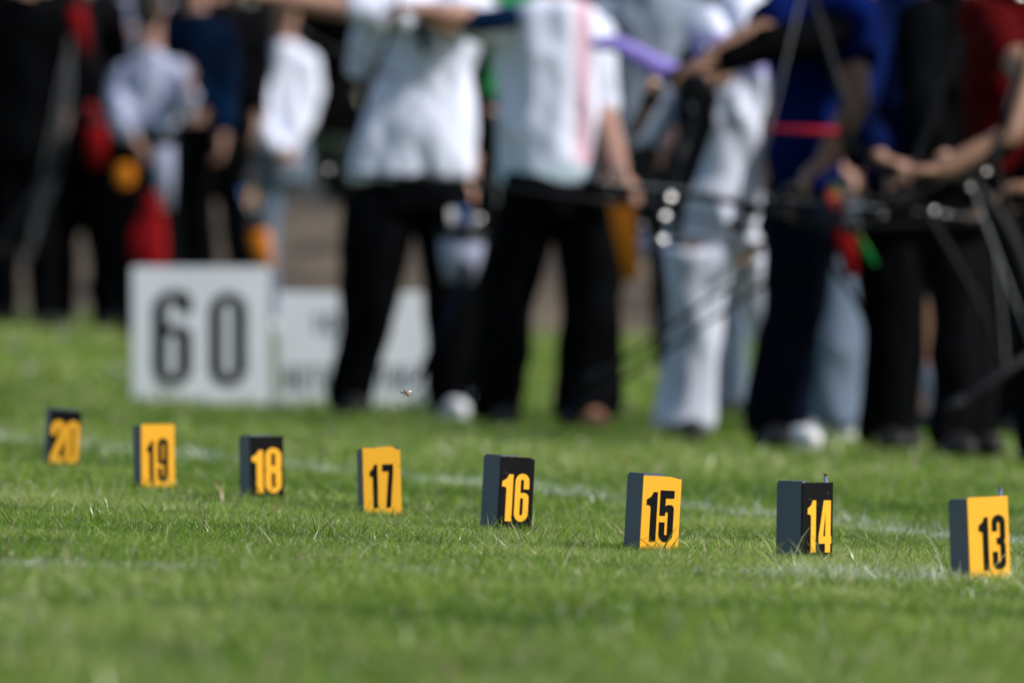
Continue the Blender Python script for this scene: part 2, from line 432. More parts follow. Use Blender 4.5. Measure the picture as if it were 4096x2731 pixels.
def soil_mat():
    m = bpy.data.materials.new("turf_floor"); m.use_nodes = True; n = m.node_tree; b = n.nodes["Principled BSDF"]
    b.inputs["Roughness"].default_value = 0.95; b.inputs["Specular IOR Level"].default_value = 0.1
    tc = n.nodes.new("ShaderNodeTexCoord")
    a = n.nodes.new("ShaderNodeTexNoise"); a.inputs["Scale"].default_value = 1.3; a.inputs["Detail"].default_value = 6
    c = n.nodes.new("ShaderNodeTexNoise"); c.inputs["Scale"].default_value = 60; c.inputs["Detail"].default_value = 4
    mx = n.nodes.new("ShaderNodeMath"); mx.operation = 'MULTIPLY_ADD'; mx.inputs[1].default_value = 0.6; 
    n.links.new(tc.outputs["Object"], a.inputs["Vector"]); n.links.new(tc.outputs["Object"], c.inputs["Vector"])
    n.links.new(c.outputs["Fac"], mx.inputs[0]); 
    m2 = n.nodes.new("ShaderNodeMath"); m2.operation = 'MULTIPLY'; m2.inputs[1].default_value = 0.5
    n.links.new(a.outputs["Fac"], m2.inputs[0]); n.links.new(m2.outputs[0], mx.inputs[2])
    r = n.nodes.new("ShaderNodeValToRGB"); e = r.color_ramp.elements
    e[0].position = 0.3; e[0].color = (0.04, 0.055, 0.015, 1); e[1].position = 0.8; e[1].color = (0.11, 0.13, 0.04, 1)
    n.links.new(mx.outputs[0], r.inputs[0]); n.links.new(r.outputs[0], b.inputs["Base Color"])
    return m
SOIL = soil_mat()
xs = sorted(set(list(np.linspace(-120, -14, 12)) + list(np.linspace(-14, 14, 113)) + list(np.linspace(14, 120, 12))))
ys = list(np.linspace(-20, 6, 8)) + list(np.linspace(6.2, 49.5, 150))
sheet('lawn', xs, ys, lambda x, y: ground_z(x, y) - 0.022, SOIL)
EARTH = mat('dry_earth', (0.055, 0.041, 0.032), 0.95, 0.45, 1.6, 0.8, 25, col2=(0.125, 0.098, 0.066))
ys = list(np.linspace(49.5, 60, 50)) + list(np.linspace(61, 80, 12)) + list(np.linspace(100, 900, 12))
sheet('earth_bank', xs, ys, lambda x, y: ground_z(x, y) - 0.022 + 0.05 * noise.noise(Vector((x * 1.5, y * 1.5, 0))) * smooth(49.6, 51, y), EARTH)

# ------------------------------------------------------------------ grass
def grass_mat():
    m = bpy.data.materials.new("grass_blade"); m.use_nodes = True; n = m.node_tree; n.nodes.clear()
    out = n.nodes.new("ShaderNodeOutputMaterial")
    at = n.nodes.new("ShaderNodeAttribute"); at.attribute_name = 'tint'
    r = n.nodes.new("ShaderNodeValToRGB"); e = r.color_ramp.elements
    cols = [(0.0, (0.036, 0.105, 0.006)), (0.30, (0.120, 0.235, 0.014)), (0.62, (0.270, 0.390, 0.045)), (0.80, (0.42, 0.50, 0.17)),
            (0.88, (0.46, 0.46, 0.27)), (0.96, (0.52, 0.44, 0.30)), (1.0, (0.52, 0.26, 0.15))]
    e[0].position = 0; e[0].color = (*cols[0][1], 1); e[1].position = 1; e[1].color = (*cols[-1][1], 1)
    for p, c in cols[1:-1]:
        x = e.new(p); x.color = (*c, 1)
    n.links.new(at.outputs["Fac"], r.inputs[0])
    pa = n.nodes.new("ShaderNodeAttribute"); pa.attribute_name = 'paint'
    mix = n.nodes.new("ShaderNodeMixRGB"); mix.inputs[2].default_value = (0.74, 0.78, 0.74, 1)
    n.links.new(pa.outputs["Fac"], mix.inputs[0]); n.links.new(r.outputs[0], mix.inputs[1])
    b = n.nodes.new("ShaderNodeBsdfPrincipled"); b.inputs["Roughness"].default_value = 0.31; b.inputs["Specular IOR Level"].default_value = 0.42
    n.links.new(mix.outputs[0], b.inputs["Base Color"])
    tr = n.nodes.new("ShaderNodeBsdfTranslucent"); n.links.new(mix.outputs[0], tr.inputs[0])
    ms = n.nodes.new("ShaderNodeMixShader"); ms.inputs[0].default_value = 0.42
    n.links.new(b.outputs[0], ms.inputs[1]); n.links.new(tr.outputs[0], ms.inputs[2]); n.links.new(ms.outputs[0], out.inputs[0])
    return m
GRASS = grass_mat()

def vnoise(x, y, s, seed):
    """smooth value noise, vectorised"""
    g = np.random.default_rng(seed).random((64, 64))
    X = x / s; Y = y / s; i = np.floor(X).astype(int); j = np.floor(Y).astype(int); fx = X - i; fy = Y - j
    fx = fx * fx * (3 - 2 * fx); fy = fy * fy * (3 - 2 * fy)
    a = g[i % 64, j % 64]; b = g[(i + 1) % 64, j % 64]; c = g[i % 64, (j + 1) % 64]; d = g[(i + 1) % 64, (j + 1) % 64]
    return (a * (1 - fx) + b * fx) * (1 - fy) + (c * (1 - fx) + d * fx) * fy

def sstep(a, b, x):
    t = np.clip((x - a) / (b - a), 0, 1); return t * t * (3 - 2 * t)

def gz(x, y):
    z = -SLOPE * np.clip(x, -14, 14) + 0.27 * sstep(33, 46, y) + 0.010 * np.sin(x * 1.7 + y * 0.6) * sstep(15, 22, y)
    wob = 0.12 * np.sin(x * 0.55 + 1.0) + 0.06 * np.sin(x * 1.9)
    return z + (0.82 + wob) * np.clip((y - 49.5 - wob * 3) / (6.5 - wob * 3), 0, 1) ** 2

# painted shooting line and the ghost of an older one
LA, LB = np.array((-1.36, 22.66)), np.array((0.763, 14.86))
LD = (LB - LA) / np.linalg.norm(LB - LA); LN = np.array((-LD[1], LD[0]))
FA, FB = np.array((-0.60, 11.15)), np.array((0.62, 12.15))
FD = (FB - FA) / np.linalg.norm(FB - FA); FN = np.array((-FD[1], FD[0]))

def paint_of(x, y):
    d = np.abs((x - LA[0]) * LN[0] + (y - LA[1]) * LN[1])
    k = 0.6 * vnoise(x, y, 0.13, 5) + 0.4 * vnoise(x, y, 0.4, 6); d = d + (vnoise(x, y, 0.2, 8) - 0.5) * 0.08; p1 = np.clip(1 - sstep(0.06, 0.17, d), 0, 1) * (0.14 + 0.66 * sstep(0.32, 0.68, k))
    d2 = np.abs((x - FA[0]) * FN[0] + (y - FA[1]) * FN[1])
    k2 = 0.5 * vnoise(x, y, 0.11, 9) + 0.5 * vnoise(x, y, 0.33, 10); d2 = d2 + (vnoise(x, y, 0.25, 12) - 0.5) * 0.2; p2 = np.clip(1 - sstep(0.05, 0.24, d2), 0, 1) * sstep(0.38, 0.66, k2) * 0.50
    return np.clip(p1 + p2, 0, 1)

def blades(y0, y1, dens, hmin, hmax, wmin, wmax, segs, xm=0.35, seed=1, tall=0.03, pos=None):
    g = np.random.default_rng(seed)
    hw = lambda y: 0.0602 * y + xm
    area = (hw(y0) + hw(y1)) * (y1 - y0)
    n = int(area * dens)
    y = g.random(int(n * 1.4)) * (y1 - y0) + y0; x = (g.random(len(y)) * 2 - 1) * hw(y1)
    k = np.abs(x) < hw(y); x, y = x[k][:n], y[k][:n]
    # tufts: gather blades towards clump centres
    cx = np.round(x / 0.035 + (vnoise(x, y, 0.05, seed + 3) - 0.5)) * 0.035; cy = np.round(y / 0.035 + vnoise(y, x, 0.05, seed + 4)) * 0.035
    pull = g.random(len(x)) * 0.55
    x = x * (1 - pull) + (cx + (vnoise(cx, cy, 0.031, 77) - .5) * 0.03) * pull; y = y * (1 - pull) + (cy + (vnoise(cy, cx, 0.037, 78) - .5) * 0.03) * pull
    if pos is not None: x, y = pos
    n = len(x)
    big = vnoise(x, y, 0.42, 21); mid = vnoise(x, y, 0.11, 22); huge = vnoise(x + 3, y, 1.7, 31)
    h = hmin + (hmax - hmin) * g.random(n) ** 1.3; h *= 0.62 + 0.75 * (0.5 * big + 0.5 * mid)
    t = g.random(n) < tall; h[t] *= 1.4 + 1.0 * g.random(t.sum())
    wd = wmin + (wmax - wmin) * g.random(n) ** 1.5; wd[t] *= 1.25
    az = g.random(n) * 2 * np.pi; lean = (0.15 + 1.25 * g.random(n) ** 1.3) * h; laz = g.random(n) * 2 * np.pi
    flat = g.random(n) < 0.20; lean[flat] = h[flat] * 1.3; h[flat] *= 0.55
    tint = np.clip(0.16 + 0.42 * g.random(n) + 0.45 * (big - 0.5) + 0.34 * (mid - 0.5) + 0.30 * (huge - .5) + 0.04 - 0.16 * (1 - sstep(8.0, 10.5, y)), 0, 0.78)  # nearest turf tinted darker: lens vignetting put into the blade colour
    dry = g.random(n) < (0.08 + 0.07 * (huge > 0.55)); tint[dry] = 0.83 + 0.15 * g.random(dry.sum())
    rd = g.random(n) < 0.006; tint[rd] = 1.0
    pv = paint_of(x, y); paint = (g.random(n) < pv * 0.85) * (0.55 + 0.45 * g.random(n))
    z = gz(x, y) - 0.024
    nv = segs * 2 + 1
    co = np.empty((n, nv, 3), dtype=np.float32)
    px, py = np.cos(az) * wd / 2, np.sin(az) * wd / 2; lx, ly = np.cos(laz) * lean, np.sin(laz) * lean
    for s in range(segs + 1):
        f = s / segs; bx = x + lx * f ** 1.8; by = y + ly * f ** 1.8; bz = z + h * (f - 0.12 * f * f)
        ww = 1 - f ** 2.2 * 0.95 if s < segs else 0
        if s < segs:
            co[:, 2 * s, 0] = bx - px * ww; co[:, 2 * s, 1] = by - py * ww; co[:, 2 * s, 2] = bz
            co[:, 2 * s + 1, 0] = bx + px * ww; co[:, 2 * s + 1, 1] = by + py * ww; co[:, 2 * s + 1, 2] = bz
        else:
            co[:, 2 * s, 0] = bx; co[:, 2 * s, 1] = by; co[:, 2 * s, 2] = bz
    faces = []; sizes = []
    for s in range(segs):
        if s < segs - 1: faces += [2 * s, 2 * s + 1, 2 * s + 3, 2 * s + 2]; sizes.append(4)
        else: faces += [2 * s, 2 * s + 1, 2 * s + 2]; sizes.append(3)
    li = (np.array(faces)[None, :] + (np.arange(n) * nv)[:, None]).ravel()
    sz = np.tile(np.array(sizes), n)
    return co.reshape(-1, 3), li, sz, np.repeat(tint, nv), np.repeat(paint, nv)

def build_grass(name, label, parts):
    cos, lis, szs, tts, pts_ = [], [], [], [], []; o = 0
    for co, li, sz, tt, pp in parts:
        cos.append(co); lis.append(li + o); szs.append(sz); tts.append(tt); pts_.append(pp); o += len(co)
    co = np.concatenate(cos); li = np.concatenate(lis).astype(np.int32); sz = np.concatenate(szs)
    me = bpy.data.meshes.new(name); me.vertices.add(len(co)); me.vertices.foreach_set("co", co.ravel().astype(np.float32))
    me.loops.add(len(li)); me.loops.foreach_set("vertex_index", li)
    me.polygons.add(len(sz)); st = np.concatenate(([0], np.cumsum(sz)[:-1])).astype(np.int32)
    me.polygons.foreach_set("loop_start", st)
    for an, arr in (('tint', tts), ('paint', pts_)):
        a = me.attributes.new(an, 'FLOAT', 'POINT'); a.data.foreach_set("value", np.concatenate(arr).astype(np.float32))
    me.update(calc_edges=True)
    return tag(link(name, me, GRASS), label, 'grass', kind='stuff')

MSPOT = [(250.0, 1860.0), (632.0, 1933.0), (1068.0, 1976.0), (1532.0, 2034.0), (2052.0, 2092.0), (2630.0, 2170.0), (3262.0, 2217.0), (3960.0, 2290.0)]
def foot_tufts():
    g = np.random.default_rng(99); X, Y = [], []
    for u, v in MSPOT:
        D = FPX * 0.32 / (v - SLOPE * (u - 2048) - HOR); c = P(u, v, D)
        n = 420; X.append(c.x - 0.005 + (g.random(n) - 0.5) * 0.13); Y.append(D - 0.035 + (g.random(n) - 0.6) * 0.10)
    X = np.concatenate(X); Y = np.concatenate(Y)
    keep = np.ones(len(X), bool)
    return X[keep], Y[keep]
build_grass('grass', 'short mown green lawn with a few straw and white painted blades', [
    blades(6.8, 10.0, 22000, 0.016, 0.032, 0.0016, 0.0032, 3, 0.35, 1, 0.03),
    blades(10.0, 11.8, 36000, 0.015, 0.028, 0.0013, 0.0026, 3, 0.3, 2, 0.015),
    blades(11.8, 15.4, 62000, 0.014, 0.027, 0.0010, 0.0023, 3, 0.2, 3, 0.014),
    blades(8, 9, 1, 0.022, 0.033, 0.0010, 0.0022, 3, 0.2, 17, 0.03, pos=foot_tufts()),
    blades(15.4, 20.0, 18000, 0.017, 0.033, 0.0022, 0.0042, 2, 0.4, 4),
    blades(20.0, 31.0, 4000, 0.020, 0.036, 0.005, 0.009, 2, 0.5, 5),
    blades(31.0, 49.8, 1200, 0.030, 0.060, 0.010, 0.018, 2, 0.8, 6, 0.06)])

# ------------------------------------------------------------------ digits
def arc_poly(pts, sx, sy):
    """pts (x, y[, r]) with rounded corners, scaled to real size"""
    n = len(pts); out = []
    q = [(p[0] * sx, p[1] * sy, (p[2] * sx if len(p) > 2 else 0)) for p in pts]
    for i in range(n):
        a, b, c = q[i - 1], q[i], q[(i + 1) % n]
        if b[2] <= 0: out.append((b[0], b[1])); continue
        v1 = Vector((a[0] - b[0], a[1] - b[1])); v2 = Vector((c[0] - b[0], c[1] - b[1]))
        r = min(b[2], v1.length * 0.499, v2.length * 0.499); v1.normalize(); v2.normalize()
        p1 = Vector(b[:2]) + v1 * r; p2 = Vector(b[:2]) + v2 * r; B = Vector(b[:2])
        for k in range(7):
            t = k / 6; k2 = 0.8  # near-circular corner
            m = p1 * (1 - t) ** 3 + (p1 + (B - p1) * .55) * 3 * t * (1 - t) ** 2 + (p2 + (B - p2) * .55) * 3 * t * t * (1 - t) + p2 * t ** 3
            out.append((m.x, m.y))
    return out
t_ = 0.385; u_ = 1 - t_
S6 = [[(0, 0, .5), (1, 0, .5), (1, .60, .45), (t_, .60), (t_, .88, .12), (u_, .88, .12), (u_, .68), (1, .68), (1, 1, .5), (0, 1, .5)],
      [(t_, .13, .12), (u_, .13, .12), (u_, .50, .12), (t_, .50, .12)]]
DIG = {
 '1': [[(.70, 0), (.70, 1), (.44, 1), (.30, .91), (0, .845), (0, .735), (.20, .735, .1), (.29, .70, .05), (.29, 0)]],
 '5': [[(0, 1), (1, 1), (1, .85), (t_, .85), (t_, .685), (.5, .72, .1), (1, .72, .45), (1, 0, .5), (0, 0, .5), (0, .38), (t_, .38), (t_, .13, .12), (u_, .13, .12), (u_, .585, .12), (t_, .585, .12), (t_, .51), (0, .51)]],
 '6': S6, '9': [[(1 - p[0], 1 - p[1], *p[2:]) for p in l] for l in S6],
 '3': [[(0, .70), (0, 1, .5), (1, 1, .5), (1, .56, .1), (.9, .515), (1, .47, .1), (1, 0, .5), (0, 0, .5), (0, .33), (t_, .33), (t_, .13, .12), (u_, .13, .12), (u_, .46, .12), (.34, .46), (.34, .58), (u_, .58, .12), (u_, .87, .12), (t_, .87, .12), (t_, .70)]],
 '4': [[(.40, 1), (.97, 1), (.97, .31), (1.04, .31), (1.04, .17), (.95, .17), (.95, 0), (.54, 0), (.54, .17), (0, .17), (0, .31)], [(.36, .31), (.55, .31), (.55, .80)]],
 '7': [[(0, 1), (1, 1), (1, .84), (.70, 0), (.28, 0), (.60, .84), (0, .84)]],
 '8': [[(0, 0, .5), (1, 0, .5), (1, .48, .2), (.93, .52), (1, .56, .2), (1, 1, .5), (0, 1, .5), (0, .56, .2), (.07, .52), (0, .48, .2)],
       [(t_, .13, .12), (u_, .13, .12), (u_, .45, .12), (t_, .45, .12)], [(t_, .59, .12), (u_, .59, .12), (u_, .88, .12), (t_, .88, .12)]],
 '0': [[(0, 0, .5), (1, 0, .5), (1, 1, .5), (0, 1, .5)], [(t_, .12, .12), (u_, .12, .12), (u_, .88, .12), (t_, .88, .12)]],
 '2': [[(0, .66), (t_, .66), (t_, .87, .12), (u_, .87, .12), (u_, .64, .1), (0, .16), (0, 0), (1, 0), (1, .15), (.47, .15), (1, .56, .1), (1, 1, .5), (0, 1, .5)]],
}
def thin(ch, t):
    """the same digits with a thinner stroke, for the big board"""
    a, b = t, 1 - t
    if ch == '0': return [[(0, 0, .5), (1, 0, .5), (1, 1, .5), (0, 1, .5)], [(a, .12, .3), (b, .11, .3), (b, .89, .3), (a, .89, .3)]]
    return [[(0, 0, .5), (1, 0, .5), (1, .64, .5), (a, .64, .1), (a, .89, .3), (b, .89, .3), (b, .76), (1, .76), (1, 1, .5), (0, 1, .5)],
            [(a, .11, .3), (b, .11, .3), (b, .545, .3), (a, .545, .3)]]

def digit(loops, sx, sy, m, parent, mtx, name='digit', th=0.0004):
    cu = bpy.data.curves.new("d", 'CURVE'); cu.dimensions = '2D'; cu.fill_mode = 'BOTH'; cu.extrude = th
    for l in loops:
        pts = arc_poly(l, sx, sy); sp = cu.splines.new('POLY'); sp.points.add(len(pts) - 1)
        for i, p in enumerate(pts): sp.points[i].co = (p[0], p[1], 0, 1)
        sp.use_cyclic_u = True
    o = bpy.data.objects.new("d", cu); C.objects.link(o); dg = bpy.context.evaluated_depsgraph_get(); dg.update()
    me = bpy.data.meshes.new_from_object(o.evaluated_get(dg)); bpy.data.objects.remove(o)
    me.transform(mtx); me.name = name
    return link(name, me, m, parent, smooth_sh=False)

# ------------------------------------------------------------------ lane markers
def scuffed(name, col, rough, scuff, amount=0.70, scale=70, dark=None):
    m = bpy.data.materials.new(name); m.use_nodes = True; n = m.node_tree; b = n.nodes["Principled BSDF"]
    b.inputs["Roughness"].default_value = rough; b.inputs["Specular IOR Level"].default_value = 0.12 if "black" in name else 0.3
    tc = n.nodes.new("ShaderNodeTexCoord"); ns = n.nodes.new("ShaderNodeTexNoise"); ns.inputs["Scale"].default_value = scale; ns.inputs["Detail"].default_value = 8
    ns.inputs["Roughness"].default_value = 0.65
    n.links.new(tc.outputs["Object"], ns.inputs["Vector"])
    r = n.nodes.new("ShaderNodeValToRGB"); e = r.color_ramp.elements
    e[0].position = amount; e[0].color = (*col, 1); e[1].position = amount + 0.06; e[1].color = (*scuff, 1)
    n.links.new(ns.outputs["Fac"], r.inputs[0]); n.links.new(r.outputs[0], b.inputs["Base Color"])
    n2 = n.nodes.new("ShaderNodeTexNoise"); n2.inputs["Scale"].default_value = 900
    n.links.new(tc.outputs["Object"], n2.inputs["Vector"])
    bp = n.nodes.new("ShaderNodeBump"); bp.inputs["Strength"].default_value = 0.15; bp.inputs["Distance"].default_value = 0.0005
    n.links.new(n2.outputs["Fac"], bp.inputs["Height"]); n.links.new(bp.outputs[0], b.inputs["Normal"])
    return m
M['m_yellow'] = scuffed('yellow_vinyl', (0.90, 0.43, 0.022), 0.45, (0.50, 0.24, 0.04), 0.655, 90)
M['m_black'] = scuffed('black_vinyl', (0.0025, 0.0025, 0.003), 0.6, (0.07, 0.07, 0.068), 0.655, 90)
M['m_side'] = scuffed('grey_plastic', (0.10, 0.125, 0.16), 0.5, (0.15, 0.13, 0.09), 0.68, 60)
M['m_raw'] = mat('raw_board_edge', (0.35, 0.28, 0.20), 0.9, 0.2, 200)

def marker(num, u, v, yaw, roll, wpx, yellow, top, edge=0, peg=False, dig=None, label=''):
    D = FPX * 0.32 / (v - SLOPE * (u - 2048) - HOR)
    ppm = FPX / D; h = (v - top) / ppm; W, T = 0.066, 0.050; bury = 0.03
    c = P(u, v, D); c.z = gz(c.x, c.y) + 0.0
    base = Vector((c.x, c.y, c.z - 0.022))
    root = empty('lane_marker', base, label, 'lane marker', 'numbered lane markers on the lawn')
    rz = Matrix.Rotation(R(yaw), 4, 'Z'); rl = Matrix.Rotation(R(roll), 4, 'Y'); mt = rl @ rz
    face_m = M['m_yellow'] if yellow else M['m_black']; dig_m = M['m_black'] if yellow else M['m_yellow']
    z0, z1 = -bury, h + 0.022
    def fin(bm, name, m, par=root, sm=False):
        bmesh.ops.transform(bm, verts=bm.verts, matrix=mt); return obj(name, bm, m, par, sm)
    # bent grey sheet: side and back wall, open at the right
    th = 0.0022
    bm = bmesh.new()
    ex = 0.0016 + edge
    prof = [(-W / 2, 0.0), (-W / 2, T), (W / 2 - 0.004, T), (W / 2 - 0.004, T - th), (-W / 2 + th, T - th), (-W / 2 + th, 0.0)]
    r0 = [bm.verts.new((x, y - T * 0.0, z0)) for x, y in prof]; r1 = [bm.verts.new((x, y, z1 + ex - (0.004 if num in (13, 19, 17) else 0))) for x, y in prof]
    for i in range(6): bm.faces.new((r0[i], r1[i], r1[(i + 1) % 6], r0[(i + 1) % 6]))
    bm.faces.new(r0); bm.faces.new(r1[::-1])
    bmesh.ops.recalc_face_normals(bm, faces=bm.faces)
    tall = [e for e in bm.edges if all(abs(vv.co.x + W / 2) < 1e-5 and vv.co.z > 0 for vv in e.verts)]
    bmesh.ops.bevel(bm, geom=tall, offset=0.003, segments=3, affect='EDGES')
    fin(bm, 'side_panel', M['m_side'])
    bm = bmesh.new(); box(bm, W / 2 - 0.0038, W / 2 - 0.0016, 0.0005, T - 0.0005, z0, z1 - 0.001); fin(bm, 'inner_wall', M['m_side'])
    # front board, top edge chipped
    bm = bmesh.new(); g = random.Random(num)
    n = 26; ft = 0.0028; tops = []
    for i in range(n + 1):
        x = -W / 2 + W * i / n; ch = 0
        k = i / n
        wear = {15: smooth(0.68, 1.0, k) * 0.0035, 17: smooth(.75, 1, k) * 0.0055 + 0.0012 * math.sin(k * 7), 16: smooth(.8, 1, k) * 0.003, 20: 0.004 * k * k}.get(num, 0.0)
        ch = wear * (0.7 + 0.6 * g.random()) + g.random() * 0.0004
        if i == 0: ch += 0.0006
        tops.append((x, z1 - ch))
    ra = [bm.verts.new((-W / 2, -ft, z0))] + [bm.verts.new((x, -ft, z)) for x, z in tops] + [bm.verts.new((W / 2, -ft, z0))]
    rb = [bm.verts.new((q.co.x, -0.0003, q.co.z)) for q in ra]
    f = bm.faces.new(ra); bm.faces.new(rb[::-1]); m_ = len(ra)
    side = [bm.faces.new((ra[i], rb[i], rb[(i + 1) % m_], ra[(i + 1) % m_])) for i in range(m_)]
    bmesh.ops.recalc_face_normals(bm, faces=bm.faces)
    o = fin(bm, 'number_board', face_m)
    o.data.materials.append(M['m_raw'])
    for p in o.data.polygons:
        if len(p.vertices) == 4 and abs((mt.inverted().to_3x3() @ p.normal).z) > 0.35: p.material_index = 1
    # digits
    to_face = mt @ Matrix.Translation((-W / 2, -ft - 0.0005, 0.022)) @ Matrix.Rotation(R(90), 4, 'X')
    for ch, x0, x1, y0, y1 in dig:
        full = 0.70 if ch == '1' else 1.0
        digit(DIG[ch], (x1 - x0) * W / full, (y1 - y0) * h, dig_m, o, to_face @ Matrix.Translation((x0 * W, y0 * h, 0)))
    if peg:
        bm = bmesh.new(); px_, py_ = W / 2 - 0.006, 0.004
        tube(bm, [(px_ , py_ + 0.003, -0.08), (px_, py_ + 0.003, z1 + 0.0105)], [0.0030, 0.0030], 14, cap=False); pg = fin(bm, 'peg', M['steel'], sm=True)
        bm = bmesh.new(); tube(bm, [(px_, py_ + 0.003, z1 + 0.0107), (px_, py_ + 0.003, z1 + 0.0125)], [0.0034, 0.0032], 14, cap=False); fin(bm, 'peg_cap', M['rust'], pg, True)
    return root

marker(20, 250, 1860, 13, 3.0, 150, False, 1640, dig=[('2', .06, .50, .03, .80), ('0', .54, .97, .03, .80)], label='black lane marker numbered 20 in yellow, farthest and leftmost in the row')
marker(19, 632, 1933, 20, -0.5, 175, True, 1697, dig=[('1', .17, .36, .03, .72), ('9', .50, .80, .03, .76)], label='yellow lane marker numbered 19 in black, below the big 60 board')
marker(18, 1068, 1976, 24, -0.8, 165, False, 1744, dig=[('1', .04, .38, .02, .76), ('8', .44, .93, .02, .80)], label='black lane marker numbered 18 in yellow digits')
marker(17, 1532, 2034, 12, -1.6, 178, True, 1787, dig=[('1', .18, .38, .02, .72), ('7', .52, .80, .02, .72)], label='yellow lane marker numbered 17 in black, its top edge bent and chipped')
marker(16, 2052, 2092, 33, 3.2, 190, False, 1826, dig=[('1', .06, .38, .03, .735), ('6', .45, .86, .03, .75)], label='black lane marker numbered 16 in yellow, leaning right')
marker(15, 2630, 2170, 27, 3.2, 205, True, 1903, edge=0.0012, dig=[('1', .12, .39, .02, .76), ('5', .47, .83, .02, .79)], label='yellow lane marker numbered 15 in black, sharpest in focus')
marker(14, 3262, 2217, 45, 0.8, 210, False, 1928, peg=True, dig=[('1', .16, .43, .03, .75), ('4', .53, .93, .03, .75)], label='black lane marker numbered 14 in yellow with a wide grey side')
marker(13, 3960, 2290, 28, -2.2, 215, True, 1985, peg=True, dig=[('1', .25, .48, .04, .735), ('3', .58, .90, .04, .76)], label='yellow lane marker numbered 13 in black, nearest and rightmost in the row')

# ------------------------------------------------------------------ distance boards
M['board'] = mat('white_board', (0.80, 0.83, 0.87), 0.5, 0.06, 3)
M['board_text'] = mat('black_lettering', (0.003, 0.004, 0.005), 0.6, 0.1, spec=0.1)
M['board_faint'] = mat('faded_grey_lettering', (0.14, 0.17, 0.19), 0.6, 0.2)
M['board_edge'] = mat('grey_aluminium', (0.25, 0.28, 0.30), 0.4, 0.1)
def board(D, uL, uR, vT, vB, label, yaw):
    ppm = FPX / D; W = (uR - uL) / ppm; H = (vB - vT) / ppm; c = P((uL + uR) / 2, vB, D)
    root = empty('distance_board', c, label, 'sign'); mt = Matrix.Rotation(R(yaw), 4, 'Z')
    def fin(bm, name, m, par=root):
        bmesh.ops.transform(bm, verts=bm.verts, matrix=mt); return obj(name, bm, m, par, False)
    bm = bmesh.new(); box(bm, -W / 2, W / 2, 0, 0.018, -0.03, H, 0.003); bd = fin(bm, 'board', M['board'])
    bm = bmesh.new()
    box(bm, W / 2 + 0.0005, W / 2 + 0.014, 0.003, 0.04, -0.03, H - 0.002, 0.002); fin(bm, 'side_rail', M['board_edge'])
    for s in (-1, 1):
        bm = bmesh.new(); tube(bm, [(s * W * 0.35, 0.025, H * 0.8), (s * W * 0.35, 0.20, -0.05)], [0.008, 0.008], 8); fin(bm, 'prop', M['board_edge'])
    def put(loops, u0, u1, v0, v1, m):
        digit(loops, (u1 - u0) / ppm, (v1 - v0) / ppm, m, bd, mt @ Matrix.Translation(((u0 - (uL + uR) / 2) / ppm, -0.0015, (vB - v1) / ppm)) @ Matrix.Rotation(R(90), 4, 'X'), th=0.0006)
    return put
D60 = 32.1
pt = board(D60, 527, 1078, 1068, 1612, 'large white board with black 60 standing on the lawn', 0)
pt(thin('6', .37), 612, 768, 1162, 1545, M['board_text']); pt(thin('0', .37), 838, 988, 1168, 1545, M['board_text'])
pt = board(32.7, 1112, 1722, 1170, 1630, 'lower white board with faded grey lettering behind black trousers', 0)
x = 1250
for ch in '10': pt(DIG[ch], x, x + (38 if ch == '1' else 55), 1248, 1335, M['board_faint']); x += 48 if ch == '1' else 62
BAR = [[(0, 0), (.3, 0), (.3, 1), (0, 1)]]; TEE = [[(.35, 0), (.65, 0), (.65, .85), (1, .85), (1, 1), (0, 1), (0, .85), (.35, .85)]]
UU = [[(0, 0, .4), (1, 0, .4), (1, 1), (.7, 1), (.7, .13, .2), (.3, .13, .2), (.3, 1), (0, 1)]]
x = 1138
for gl in (DIG['8'], UU, TEE, UU, TEE, UU, DIG['8'], TEE, DIG['0'], UU):
    pt(gl, x, x + 40, 1462, 1565, M['board_faint']); x += 53

# ------------------------------------------------------------------ wall, bushes and trees behind the bank
M['concrete'] = mat('weathered_concrete', (0.09, 0.088, 0.088), 0.9, 0.2, 2.5, 0.5, 30)
WY = 60.0; zb = ground_z(0, WY)
wl = empty('garden_wall', (0, WY, zb - 0.2), 'low weathered grey concrete wall on top of the brown bank', 'wall')
bm = bmesh.new(); box(bm, -16, 16, -0.12, 0.12, 0, 0.60, 0.01); obj('wall', bm, M['concrete'], wl, False)
bm = bmesh.new(); box(bm, -16.05, 16.05, -0.16, 0.16, 0.603, 0.66, 0.01); obj('coping', bm, M['concrete'], wl, False)

def leaf_mat(name, col, var=0.5):
    m = bpy.data.materials.new(name); m.use_nodes = True; n = m.node_tree; b = n.nodes["Principled BSDF"]
    at = n.nodes.new("ShaderNodeAttribute"); at.attribute_name = 'tint'; r = n.nodes.new("ShaderNodeValToRGB"); e = r.color_ramp.elements
    e[0].color = (*[c * (1 - var) for c in col], 1); e[1].color = (*[c * (1 + var) for c in col], 1)
    n.links.new(at.outputs["Fac"], r.inputs[0]); n.links.new(r.outputs[0], b.inputs["Base Color"]); b.inputs["Roughness"].default_value = 0.6
    b.inputs["Specular IOR Level"].default_value = 0.25
    return m
M['leaf_copper'] = leaf_mat('copper_leaves', (0.016, 0.010, 0.011)); M['leaf_dark'] = leaf_mat('dark_green_leaves', (0.010, 0.024, 0.012)); M['leaf_light'] = leaf_mat('light_green_leaves', (0.03, 0.14, 0.03))
M['bark'] = mat('bark', (0.06, 0.045, 0.035), 0.9, 0.4, 8, 0.8, 20)

